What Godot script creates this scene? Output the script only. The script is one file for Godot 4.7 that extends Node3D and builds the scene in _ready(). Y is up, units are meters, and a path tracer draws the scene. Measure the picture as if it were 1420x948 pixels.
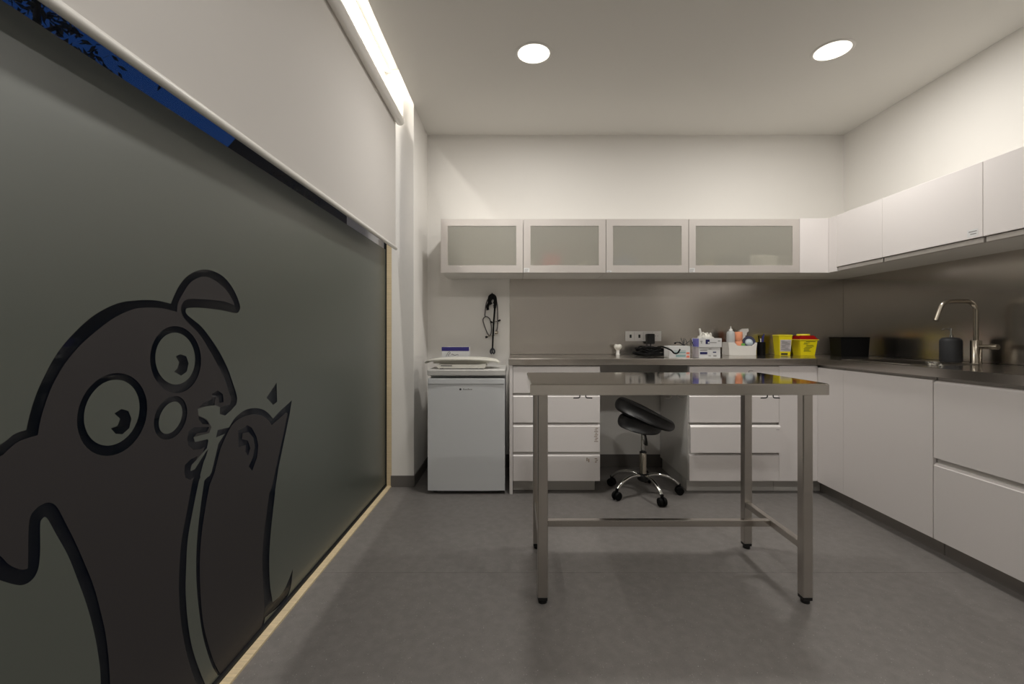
extends Node3D
# Positions are written as (x, height, distance from the camera plane); put() turns the distance into -z.
const EYE := 1.074          # camera height
const FPX := 631.0          # focal length in pixels of the 1420 x 948 frame
const VX := 715.0
const VY := 463.0
const XG := -0.915          # plane of the window glass
const XW := 2.659           # right wall
const DB := 3.688           # back wall
const CH := 2.685           # ceiling height
var M := {}
var taken := {}
var rng := RandomNumberGenerator.new()

func _ready() -> void:
	rng.seed = 7
	camera_and_light()
	materials()
	room()
	window()
	roller_blind()
	downlights()
	base_units()
	worktops()
	upper_units()
	fridge()
	table()
	stool()
	wall_things()
	counter_things()
	sink_things()
	fridge_things()
	cupboard_things()
	outside()

# ---------------------------------------------------------------- camera, sky, exposure
func camera_and_light() -> void:
	var c := Camera3D.new()
	c.name = "camera"
	c.projection = Camera3D.PROJECTION_FRUSTUM
	c.near = 0.05
	c.far = 200.0
	c.size = 0.05 * 948.0 / FPX
	c.frustum_offset = Vector2((710.0 - VX) / FPX, (VY - 474.0) / FPX) * 0.05
	c.position = Vector3(0, EYE, 0)
	c.current = true
	add_child(c)
	var e := Environment.new()
	e.background_mode = Environment.BG_SKY
	var sm := ProceduralSkyMaterial.new()
	sm.sky_top_color = Color(0.045, 0.19, 0.43)
	sm.sky_horizon_color = Color(0.08, 0.27, 0.52)
	sm.sky_curve = 0.2
	sm.ground_bottom_color = Color(0.02, 0.02, 0.025)
	sm.ground_horizon_color = Color(0.03, 0.035, 0.05)
	sm.sky_energy_multiplier = 0.62
	var s := Sky.new()
	s.sky_material = sm
	e.sky = s
	e.tonemap_mode = Environment.TONE_MAPPER_LINEAR
	e.tonemap_exposure = 1.13
	e.sdfgi_enabled = true
	e.ssao_enabled = true
	e.ssil_enabled = true
	var w := WorldEnvironment.new()
	w.name = "environment"
	w.environment = e
	add_child(w)

# ---------------------------------------------------------------- helpers: materials
func mat(key: String, c: Color, rough := 0.5, metal := 0.0, spec := 0.5) -> StandardMaterial3D:
	var m := StandardMaterial3D.new()
	m.resource_name = key
	m.albedo_color = c
	m.roughness = rough
	m.metallic = metal
	m.metallic_specular = spec
	M[key] = m
	return m

func noise_tex(freq: float, lo: float, hi: float, sd: int, size := 512, oct := 4) -> ImageTexture:
	var n := FastNoiseLite.new()
	n.seed = sd
	n.frequency = freq
	n.fractal_octaves = oct
	var im := n.get_seamless_image(size, size)
	im.convert(Image.FORMAT_RGB8)
	for y in size:
		for x in size:
			var v: float = lerpf(lo, hi, im.get_pixel(x, y).r)
			im.set_pixel(x, y, Color(v, v, v))
	return ImageTexture.create_from_image(im)

func streak_tex(lo: float, hi: float, sd: int, upright := false) -> ImageTexture:
	# fine brushed lines running along u, or along v
	var r := RandomNumberGenerator.new()
	r.seed = sd
	var size := 512
	var im := Image.create(size, size, false, Image.FORMAT_RGB8)
	for y in size:
		var base := r.randf()
		var v := base
		for x in size:
			if r.randf() < 0.012:
				v = lerpf(base, r.randf(), 0.6)
			var g := lerpf(lo, hi, v)
			if upright:
				im.set_pixel(y, x, Color(g, g, g))
			else:
				im.set_pixel(x, y, Color(g, g, g))
	return ImageTexture.create_from_image(im)

func triplanar(m: StandardMaterial3D, scale: Vector3) -> void:
	m.uv1_triplanar = true
	m.uv1_world_triplanar = true
	m.uv1_scale = scale

func materials() -> void:
	var fine := noise_tex(0.05, 0.35, 0.65, 3)
	var wall := mat("white_wall_paint", Color(0.92, 0.908, 0.89), 0.75, 0.0, 0.3)
	wall.heightmap_enabled = true
	wall.heightmap_texture = fine
	wall.heightmap_scale = 0.02
	triplanar(wall, Vector3(3, 3, 3))
	var ceil := mat("ceiling_paint", Color(0.89, 0.88, 0.86), 0.85, 0.0, 0.2)
	ceil.heightmap_enabled = true
	ceil.heightmap_texture = fine
	ceil.heightmap_scale = 0.02
	triplanar(ceil, Vector3(3, 3, 3))
	# speckled vinyl
	var fl := mat("speckled_vinyl", Color(1, 1, 1), 0.42, 0.0, 0.45)
	var size := 1024
	var n := FastNoiseLite.new()
	n.seed = 11
	n.frequency = 0.02
	n.fractal_octaves = 5
	var im := n.get_seamless_image(size, size)
	im.convert(Image.FORMAT_RGB8)
	for y in size:
		for x in size:
			var v: float = 0.47 + (im.get_pixel(x, y).r - 0.5) * 0.05 + (rng.randf() - 0.5) * 0.035
			im.set_pixel(x, y, Color(v, v * 0.968, v * 0.945))
	for k in 2600:
		var px := rng.randi_range(1, size - 3)
		var py := rng.randi_range(1, size - 3)
		var b := rng.randf()
		var col := Color(0.66, 0.65, 0.63) if b < 0.6 else Color(0.36, 0.34, 0.33)
		if b > 0.97:
			col = Color(0.80, 0.79, 0.76)
		im.set_pixel(px, py, col)
		if rng.randf() < 0.45:
			im.set_pixel(px + 1, py, col)
		if rng.randf() < 0.35:
			im.set_pixel(px, py + 1, col)
			im.set_pixel(px + 1, py + 1, col)
	fl.albedo_texture = ImageTexture.create_from_image(im)
	triplanar(fl, Vector3(0.8, 0.8, 0.8))
	mat("baseboard_vinyl", Color(0.40, 0.385, 0.37), 0.5)
	mat("floor_joint", Color(0.30, 0.29, 0.28), 0.6)
	# brushed steel
	for d in [["steel_horizontal", Vector3(2, 2, 2), 0.165, 0.19], ["steel_table", Vector3(2, 2, 2), 0.06, 0.10], ["steel_upright", Vector3(2, 2, 2), 0.27, 0.285]]:
		var s := mat(d[0], Color(0.765, 0.745, 0.72), 1.0, 1.0)
		if d[0] == "steel_upright":
			s.roughness = 0.28
			continue
		s.roughness_texture = streak_tex(d[2], d[3], 21)
		s.roughness_texture_channel = BaseMaterial3D.TEXTURE_CHANNEL_RED
		triplanar(s, d[1])
	var bs := mat("steel_panel", Color(0.765, 0.745, 0.72), 1.0, 1.0)
	bs.roughness_texture = noise_tex(0.012, 0.20, 0.235, 5)
	bs.roughness_texture_channel = BaseMaterial3D.TEXTURE_CHANNEL_RED
	bs.heightmap_enabled = true
	bs.heightmap_texture = noise_tex(0.006, 0.0, 1.0, 9, 512, 2)
	bs.heightmap_scale = 0.03
	triplanar(bs, Vector3(0.6, 0.6, 0.6))
	mat("chrome", Color(0.80, 0.80, 0.79), 0.08, 1.0)
	mat("satin_nickel", Color(0.66, 0.63, 0.58), 0.26, 1.0)
	mat("white_lacquer", Color(0.905, 0.885, 0.877), 0.32, 0.0, 0.5)
	mat("white_board", Color(0.86, 0.85, 0.83), 0.5)
	mat("plinth_white", Color(0.80, 0.79, 0.77), 0.45)
	mat("plinth_steel", Color(0.60, 0.58, 0.56), 0.4, 0.6)
	mat("grip_rail", Color(0.72, 0.70, 0.68), 0.4, 0.5)
	mat("door_aluminium", Color(0.80, 0.775, 0.755), 0.42, 0.35)
	var fg := mat("frosted_glass", Color(0.94, 0.93, 0.89, 0.25), 0.28)
	fg.refraction_enabled = true
	fg.refraction_scale = 0.02
	var pane := mat("window_glass", Color(0.85, 0.9, 0.88, 0.004), 0.0, 0.0, 0.3)
	pane.transparency = BaseMaterial3D.TRANSPARENCY_ALPHA
	mat("frosted_film", Color(0.312, 0.332, 0.306), 0.36, 0.0, 0.7)
	mat("tinted_film", Color(0.20, 0.19, 0.194), 0.5, 0.0, 0.4)
	mat("black_gasket", Color(0.05, 0.048, 0.045), 0.6)
	var wood := mat("pale_wood", Color(0.90, 0.82, 0.67), 0.5)
	wood.albedo_texture = streak_tex(0.88, 1.0, 33)
	triplanar(wood, Vector3(3, 3, 0.6))
	var cl := mat("blind_cloth", Color(0.86, 0.845, 0.83), 0.85, 0.0, 0.2)
	cl.backlight_enabled = true
	cl.backlight = Color(0.7, 0.69, 0.67)
	cl.heightmap_enabled = true
	cl.heightmap_texture = noise_tex(0.2, 0.0, 1.0, 14)
	cl.heightmap_scale = 0.01
	triplanar(cl, Vector3(6, 6, 6))
	mat("blind_bar", Color(0.90, 0.89, 0.87), 0.4)
	mat("fridge_white", Color(0.86, 0.868, 0.875), 0.4)
	mat("fridge_top", Color(0.80, 0.795, 0.78), 0.45)
	mat("scale_white", Color(0.90, 0.89, 0.85), 0.35)
	mat("black_plastic", Color(0.045, 0.045, 0.048), 0.45)
	mat("matt_black", Color(0.03, 0.03, 0.032), 0.6, 0.0, 0.3)
	mat("black_vinyl", Color(0.085, 0.083, 0.085), 0.42, 0.0, 0.5)
	mat("dark_ceramic", Color(0.16, 0.165, 0.175), 0.55)
	mat("white_plastic", Color(0.90, 0.89, 0.87), 0.4)
	mat("socket_white", Color(0.86, 0.85, 0.84), 0.35)
	mat("rubber_tube", Color(0.36, 0.34, 0.34), 0.5)
	mat("yellow_plastic", Color(0.93, 0.86, 0.08), 0.38)
	mat("yellow_lid", Color(0.96, 0.90, 0.22), 0.38)
	mat("red_plastic", Color(0.70, 0.06, 0.04), 0.4)
	mat("white_card", Color(0.88, 0.88, 0.88), 0.6)
	mat("lilac_print", Color(0.50, 0.49, 0.80), 0.6)
	mat("navy_print", Color(0.10, 0.10, 0.36), 0.6)
	mat("purple_print", Color(0.20, 0.17, 0.47), 0.6)
	mat("ink", Color(0.17, 0.17, 0.20), 0.6)
	mat("teal_print", Color(0.58, 0.70, 0.70), 0.6)
	mat("orange_print", Color(0.90, 0.52, 0.42), 0.6)
	mat("brown_ink", Color(0.55, 0.47, 0.38), 0.6)
	mat("grey_ink", Color(0.52, 0.51, 0.50), 0.6)
	mat("green_ink", Color(0.25, 0.36, 0.12), 0.6)
	mat("label_paper", Color(0.80, 0.77, 0.78), 0.6)
	mat("tissue", Color(0.90, 0.89, 0.86), 0.8)
	mat("peach_wrap", Color(0.93, 0.62, 0.47), 0.7)
	mat("green_wrap", Color(0.42, 0.66, 0.30), 0.7)
	mat("blue_plastic", Color(0.09, 0.11, 0.26), 0.4)
	mat("pale_ball", Color(0.78, 0.83, 0.86), 0.5)
	mat("bottle_translucent", Color(0.74, 0.75, 0.75), 0.3)
	mat("pen_blue", Color(0.18, 0.18, 0.45), 0.4)
	mat("red_box", Color(0.72, 0.22, 0.27), 0.6)
	mat("blue_box", Color(0.40, 0.45, 0.60), 0.6)
	mat("dark_box", Color(0.32, 0.33, 0.31), 0.6)
	mat("cream_box", Color(0.86, 0.80, 0.70), 0.6)
	mat("bark", Color(0.12, 0.10, 0.08), 0.9)
	mat("leaf", Color(0.10, 0.14, 0.07), 0.8)
	mat("asphalt", Color(0.09, 0.09, 0.10), 0.9)
	mat("house_wall", Color(0.20, 0.19, 0.18), 0.9)
	mat("roof_tile", Color(0.14, 0.10, 0.09), 0.9)
	mat("dark_pane", Color(0.03, 0.035, 0.05), 0.15)
	var g := mat("lamp_glow", Color(1, 1, 1), 0.5)
	g.emission_enabled = true
	g.emission = Color(1.0, 0.97, 0.91)
	g.emission_energy_multiplier = 1.7
	var lg := mat("led_glow", Color(1, 1, 1), 0.5)
	lg.emission_enabled = true
	lg.emission = Color(1.0, 0.97, 0.92)
	lg.emission_energy_multiplier = 1.8

# ---------------------------------------------------------------- helpers: nodes
func numbered(n: String) -> String:
	var k: int = taken.get(n, -1) + 1
	taken[n] = k
	return n if k == 0 else "%s_%03d" % [n, k]

func at(x: float, y: float, d: float) -> Vector3:
	return Vector3(x, y, -d)

func px(x: float, y: float, d: float) -> Vector3:
	return Vector3((x - VX) * d / FPX, EYE - (y - VY) * d / FPX, -d)

func tag(o: Node, label: String, category: String, group := "") -> Node:
	o.set_meta("label", label)
	o.set_meta("category", category)
	if group != "":
		o.set_meta("group", group)
	return o

func thing(called: String, label: String, category: String, where: Vector3, group := "") -> Node3D:
	var o := Node3D.new()
	o.name = numbered(called)
	add_child(o)
	o.position = where
	tag(o, label, category, group)
	return o

func origin_of(p: Node) -> Vector3:
	var v := Vector3.ZERO
	while p != self and p is Node3D:
		v += (p as Node3D).position
		p = p.get_parent()
	return v

# meshes are written in world coordinates; the node takes its parent's place back out
func obj(called: String, st: SurfaceTool, m: String, parent: Node = self) -> MeshInstance3D:
	var o := MeshInstance3D.new()
	o.mesh = st.commit()
	o.material_override = null
	for k in o.mesh.get_surface_count():
		o.mesh.surface_set_material(k, M[m])
	if parent == self:
		o.name = numbered(called)
		add_child(o)
	else:
		o.name = called
		parent.add_child(o, true)
		o.position = -origin_of(parent)
	return o

func struct(called: String, st: SurfaceTool, m: String) -> MeshInstance3D:
	var o := obj(called, st, m)
	o.set_meta("kind", "structure")
	return o

# ---------------------------------------------------------------- helpers: shapes
func new_st() -> SurfaceTool:
	var st := SurfaceTool.new()
	st.begin(Mesh.PRIMITIVE_TRIANGLES)
	return st

func tri(st: SurfaceTool, a: Vector3, b: Vector3, c: Vector3, n: Vector3, ua := Vector2.ZERO, ub := Vector2.ZERO, uc := Vector2.ZERO) -> void:
	var f := (c - a).cross(b - a)
	var flip := f.dot(n) < 0.0
	var nn := n.normalized()
	for k in ([0, 2, 1] if flip else [0, 1, 2]):
		st.set_normal(nn)
		st.set_uv([ua, ub, uc][k])
		st.add_vertex([a, b, c][k])

func quad(st: SurfaceTool, a: Vector3, b: Vector3, c: Vector3, d: Vector3, n: Vector3) -> void:
	tri(st, a, b, c, n, Vector2(0, 1), Vector2(1, 1), Vector2(1, 0))
	tri(st, a, c, d, n, Vector2(0, 1), Vector2(1, 0), Vector2(0, 0))

func stri(st: SurfaceTool, p: Array, n: Array) -> void:
	var f: Vector3 = (p[2] - p[0]).cross(p[1] - p[0])
	var flip := f.dot(n[0] + n[1] + n[2]) < 0.0
	for k in ([0, 2, 1] if flip else [0, 1, 2]):
		st.set_normal(n[k])
		st.set_uv(Vector2.ZERO)
		st.add_vertex(p[k])

func squad(st: SurfaceTool, p: Array, n: Array) -> void:
	stri(st, [p[0], p[1], p[2]], [n[0], n[1], n[2]])
	stri(st, [p[0], p[2], p[3]], [n[0], n[2], n[3]])

# box with chamfered edges, in x / y / distance ranges
func bx(st: SurfaceTool, x0: float, x1: float, y0: float, y1: float, d0: float, d1: float, ch := 0.0015) -> SurfaceTool:
	var lo := Vector3(minf(x0, x1), minf(y0, y1), -maxf(d0, d1))
	var hi := Vector3(maxf(x0, x1), maxf(y0, y1), -minf(d0, d1))
	box_xf(st, Transform3D(Basis(), (lo + hi) / 2), hi - lo, ch)
	return st

func box_xf(st: SurfaceTool, t: Transform3D, size: Vector3, ch := 0.0015) -> void:
	var h := size / 2
	ch = minf(ch, minf(h.x, minf(h.y, h.z)) * 0.6)
	var b := t.basis
	for ax in 3:
		for s in [-1.0, 1.0]:
			var u := (ax + 1) % 3
			var v := (ax + 2) % 3
			var c := []
			for k in [[-1, -1], [1, -1], [1, 1], [-1, 1]]:
				var p := Vector3.ZERO
				p[ax] = s * h[ax]
				p[u] = k[0] * (h[u] - ch)
				p[v] = k[1] * (h[v] - ch)
				c.append(t * p)
			var n := Vector3.ZERO
			n[ax] = s
			quad(st, c[0], c[1], c[2], c[3], b * n)
	if ch <= 0.0:
		return
	for ax in 3:
		var u := (ax + 1) % 3
		var v := (ax + 2) % 3
		for su in [-1.0, 1.0]:
			for sv in [-1.0, 1.0]:
				var c := []
				for k in [[-1, 0], [1, 0], [1, 1], [-1, 1]]:
					var p := Vector3.ZERO
					p[ax] = k[0] * (h[ax] - ch)
					p[u] = su * (h[u] - (ch if k[1] == 1 else 0.0))
					p[v] = sv * (h[v] - (ch if k[1] == 0 else 0.0))
					c.append(t * p)
				var n := Vector3.ZERO
				n[u] = su
				n[v] = sv
				quad(st, c[0], c[1], c[2], c[3], b * n)
	for sx in [-1.0, 1.0]:
		for sy in [-1.0, 1.0]:
			for sz in [-1.0, 1.0]:
				var a := Vector3(sx * h.x, sy * (h.y - ch), sz * (h.z - ch))
				var e := Vector3(sx * (h.x - ch), sy * h.y, sz * (h.z - ch))
				var f := Vector3(sx * (h.x - ch), sy * (h.y - ch), sz * h.z)
				tri(st, t * a, t * e, t * f, b * Vector3(sx, sy, sz))

# surface of revolution round the axis through base, profile of (radius, height)
func lathe(st: SurfaceTool, base: Vector3, prof: Array, n := 24, axis := Vector3.UP, smooth := true) -> SurfaceTool:
	var side := axis.cross(Vector3.RIGHT if absf(axis.x) < 0.9 else Vector3.UP).normalized()
	var other := axis.cross(side).normalized()
	for i in prof.size() - 1:
		var p0: Vector2 = prof[i]
		var p1: Vector2 = prof[i + 1]
		var t := p1 - p0
		if t.length() < 1e-6:
			continue
		var nr := Vector2(t.y, -t.x).normalized()
		var n0 := nr
		var n1 := nr
		if smooth:
			if i > 0:
				var tp: Vector2 = p0 - prof[i - 1]
				var np := Vector2(tp.y, -tp.x).normalized()
				if np.dot(nr) > 0.6:
					n0 = (np + nr).normalized()
			if i < prof.size() - 2:
				var tn: Vector2 = prof[i + 2] - p1
				var nn := Vector2(tn.y, -tn.x).normalized()
				if nn.dot(nr) > 0.6:
					n1 = (nn + nr).normalized()
		for k in n:
			var a0 := TAU * k / n
			var a1 := TAU * (k + 1) / n
			var r0 := side * cos(a0) + other * sin(a0)
			var r1 := side * cos(a1) + other * sin(a1)
			squad(st, [base + r0 * p0.x + axis * p0.y, base + r1 * p0.x + axis * p0.y, base + r1 * p1.x + axis * p1.y, base + r0 * p1.x + axis * p1.y],
				[r0 * n0.x + axis * n0.y, r1 * n0.x + axis * n0.y, r1 * n1.x + axis * n1.y, r0 * n1.x + axis * n1.y])
	return st

func smooth_path(pts: Array, per := 6) -> Array:
	var c := Curve3D.new()
	for i in pts.size():
		var a: Vector3 = pts[maxi(i - 1, 0)]
		var b: Vector3 = pts[mini(i + 1, pts.size() - 1)]
		var h := (b - a) / 6.0
		c.add_point(pts[i], -h, h)
	var out := []
	for i in pts.size() - 1:
		for k in per:
			out.append(c.sample(i, float(k) / per))
	out.append(pts[pts.size() - 1])
	return out

func tube(st: SurfaceTool, pts: Array, r0: float, r1 := -1.0, n := 10, flat := 1.0) -> SurfaceTool:
	if r1 < 0:
		r1 = r0
	var rings := []
	var norms := []
	var t0: Vector3 = (pts[1] - pts[0]).normalized()
	var u := t0.cross(Vector3.UP if absf(t0.y) < 0.9 else Vector3.RIGHT).normalized()
	for i in pts.size():
		var t: Vector3 = (pts[mini(i + 1, pts.size() - 1)] - pts[maxi(i - 1, 0)]).normalized()
		u = (u - t * u.dot(t)).normalized()
		var v := t.cross(u)
		var r := lerpf(r0, r1, float(i) / (pts.size() - 1))
		var ring := []
		var nn := []
		for k in n:
			var a := TAU * k / n
			var dv := u * cos(a) + v * sin(a) * flat
			ring.append(pts[i] + dv * r)
			nn.append((u * cos(a) + v * sin(a) / flat).normalized())
		rings.append(ring)
		norms.append(nn)
	for i in pts.size() - 1:
		for k in n:
			var l := (k + 1) % n
			squad(st, [rings[i][k], rings[i][l], rings[i + 1][l], rings[i + 1][k]], [norms[i][k], norms[i][l], norms[i + 1][l], norms[i + 1][k]])
	for e in [0, pts.size() - 1]:
		var dirn: Vector3 = (pts[0] - pts[1]) if e == 0 else (pts[e] - pts[e - 1])
		for k in n:
			tri(st, pts[e], rings[e][k], rings[e][(k + 1) % n], dirn)
	return st

# four-sided tapered box: bottom and top half sizes
func frustum(st: SurfaceTool, c: Vector3, bw: float, bd: float, tw: float, td: float, h: float) -> SurfaceTool:
	var b := []
	var t := []
	for k in [[-1, -1], [1, -1], [1, 1], [-1, 1]]:
		b.append(c + Vector3(k[0] * bw, 0, k[1] * bd))
		t.append(c + Vector3(k[0] * tw, h, k[1] * td))
	for k in 4:
		var l := (k + 1) % 4
		var mid: Vector3 = (b[k] + b[l]) / 2 - c
		quad(st, b[k], b[l], t[l], t[k], Vector3(mid.x, 0, mid.z))
	quad(st, b[0], b[1], b[2], b[3], Vector3.DOWN)
	quad(st, t[0], t[1], t[2], t[3], Vector3.UP)
	return st

# prism from an outline in x / y, between two distances
func slab(st: SurfaceTool, outline: PackedVector2Array, d0: float, d1: float) -> SurfaceTool:
	var ids := Geometry2D.triangulate_polygon(outline)
	for i in range(0, ids.size(), 3):
		for d in [d0, d1]:
			var n := Vector3(0, 0, 1) if d == minf(d0, d1) else Vector3(0, 0, -1)
			tri(st, at(outline[ids[i]].x, outline[ids[i]].y, d), at(outline[ids[i + 1]].x, outline[ids[i + 1]].y, d), at(outline[ids[i + 2]].x, outline[ids[i + 2]].y, d), n)
	var cw := Geometry2D.is_polygon_clockwise(outline)
	for i in outline.size():
		var a := outline[i]
		var b := outline[(i + 1) % outline.size()]
		var e := b - a
		var n2 := Vector2(e.y, -e.x) * (-1.0 if cw else 1.0)
		quad(st, at(a.x, a.y, d0), at(b.x, b.y, d0), at(b.x, b.y, d1), at(a.x, a.y, d1), Vector3(n2.x, n2.y, 0))
	return st

func cyl(st: SurfaceTool, base: Vector3, r: float, h: float, axis := Vector3.UP, n := 24, c := 0.001) -> SurfaceTool:
	return lathe(st, base, [Vector2(0, 0), Vector2(r - c, 0), Vector2(r, c), Vector2(r, h - c), Vector2(r - c, h), Vector2(0, h)], n, axis)

# ---------------------------------------------------------------- the room
func room() -> void:
	var st := new_st()
	bx(st, -0.93, 2.9, -0.2, 0.0, 2.050, 3.95, 0.0)
	bx(st, -0.93, 2.9, -0.2, 0.0, -2.7, 2.0485, 0.0)
	struct("floor", st, "speckled_vinyl")
	st = new_st()
	bx(st, -0.715, 2.9, CH, 2.96, -2.7, 3.95, 0.001)
	bx(st, -1.3, -0.70, 2.93, 3.10, -2.7, 3.95, 0.0)
	struct("ceiling", st, "ceiling_paint")
	struct("wall_back", bx(new_st(), -1.3, 2.9, -0.05, 3.05, DB, 3.9, 0.0), "white_wall_paint")
	struct("wall_right", bx(new_st(), XW, 2.9, -0.05, 3.05, -2.7, 3.9, 0.0), "white_wall_paint")
	struct("wall_front", bx(new_st(), -1.3, 2.9, -0.05, 3.05, -2.7, -2.4, 0.0), "white_wall_paint")
	st = new_st()
	bx(st, -1.2, -0.925, 2.62, 3.05, -2.5, 3.3, 0.0)
	bx(st, -1.2, -0.873, -0.05, 3.05, -2.5, -1.5, 0.0)
	struct("wall_left", st, "white_wall_paint")
	st = new_st()
	bx(st, -0.873, -0.715, 0.0, 2.94, 3.2, DB + 0.02, 0.002)
	bx(st, -1.2, -0.873, 0.0, 3.05, 3.235, DB + 0.02, 0.0)
	struct("wall_left_pier", st, "white_wall_paint")
	st = new_st()
	bx(st, -0.877, -0.711, 0.0, 0.08, 3.194, 3.2, 0.001)
	bx(st, -0.715, -0.709, 0.0, 0.08, 3.194, DB, 0.001)
	struct("baseboard_left", st, "baseboard_vinyl")
	struct("baseboard_back", bx(new_st(), -0.709, 1.30, 0.0, 0.10, DB - 0.006, DB + 0.01, 0.001), "baseboard_vinyl")

func downlights() -> void:
	for p in [[0.104, 2.613, "round ceiling downlight over the fridge end of the steel table"], [1.80, 2.585, "round ceiling downlight over the white corner cupboards"], [0.104, 0.25, "round ceiling downlight over the open floor before the table"], [1.80, 0.25, "round ceiling downlight beside the long sink worktop end"]] :
		var t := thing("ceiling_downlight", p[2], "light", at(p[0], CH, p[1]), "recessed ceiling downlights")
		var c := at(p[0], CH, p[1])
		obj("rim", lathe(new_st(), c, [Vector2(0.092, 0.0), Vector2(0.092, -0.004), Vector2(0.100, -0.006), Vector2(0.106, -0.003), Vector2(0.108, 0.0)], 48), "blind_bar", t)
		obj("diffuser", lathe(new_st(), c, [Vector2(0.0, -0.0025), Vector2(0.092, -0.0025), Vector2(0.092, 0.0)], 48), "lamp_glow", t)
		var l := AreaLight3D.new()
		l.name = "downlight_lamp"
		l.area_size = Vector2(0.16, 0.16)
		l.light_color = Color(1.0, 0.986, 0.963)
		l.light_energy = 1.3
		l.area_range = 9.0
		l.area_attenuation = 2.0
		l.shadow_enabled = true
		l.rotation = Vector3(-PI / 2, 0, 0)
		l.position = Vector3(0, -0.009, 0)
		t.add_child(l)

# ---------------------------------------------------------------- window with cut film
func film_uv(p: Array) -> PackedVector2Array:
	# photograph pixels on the glass plane -> (distance, height) on that plane
	var out := PackedVector2Array()
	for q in p:
		var d: float = FPX * -XG / (VX - q[0])
		out.append(Vector2(d, maxf(0.019, EYE - (q[1] - VY) * d / FPX)))
	return out

func zoomed(p: Array, x0: float, y0: float, s: float) -> Array:
	return p.map(func(q): return [x0 + q[0] / s, y0 + q[1] / s])

func oval(cx: float, cy: float, rx: float, ry: float, tilt: float, n := 40) -> Array:
	var out := []
	for k in n:
		var a := TAU * k / n
		var v := Vector2(cos(a) * rx, sin(a) * ry).rotated(tilt)
		out.append([cx + v.x, cy + v.y])
	return out

func curve2(p: Array, per := 4) -> Array:
	# rounds an open outline with Catmull-Rom pieces
	var out := []
	for i in p.size() - 1:
		var a := Vector2(p[maxi(i - 1, 0)][0], p[maxi(i - 1, 0)][1])
		var b := Vector2(p[i][0], p[i][1])
		var c := Vector2(p[i + 1][0], p[i + 1][1])
		var e := Vector2(p[mini(i + 2, p.size() - 1)][0], p[mini(i + 2, p.size() - 1)][1])
		for k in per:
			var v := b.cubic_interpolate(c, a, e, float(k) / per)
			out.append([v.x, v.y])
	out.append(p[p.size() - 1])
	return out

func cut(parent: Node, p: Array, op: int, m: String) -> void:
	var c := CSGPolygon3D.new()
	c.name = "film_outline"
	c.polygon = film_uv(p)
	c.material = M[m]
	if op == CSGShape3D.OPERATION_SUBTRACTION:
		c.depth = 0.05
		c.position.z = 0.025
	else:
		c.depth = 0.0025
	c.operation = op
	parent.add_child(c, true)

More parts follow.
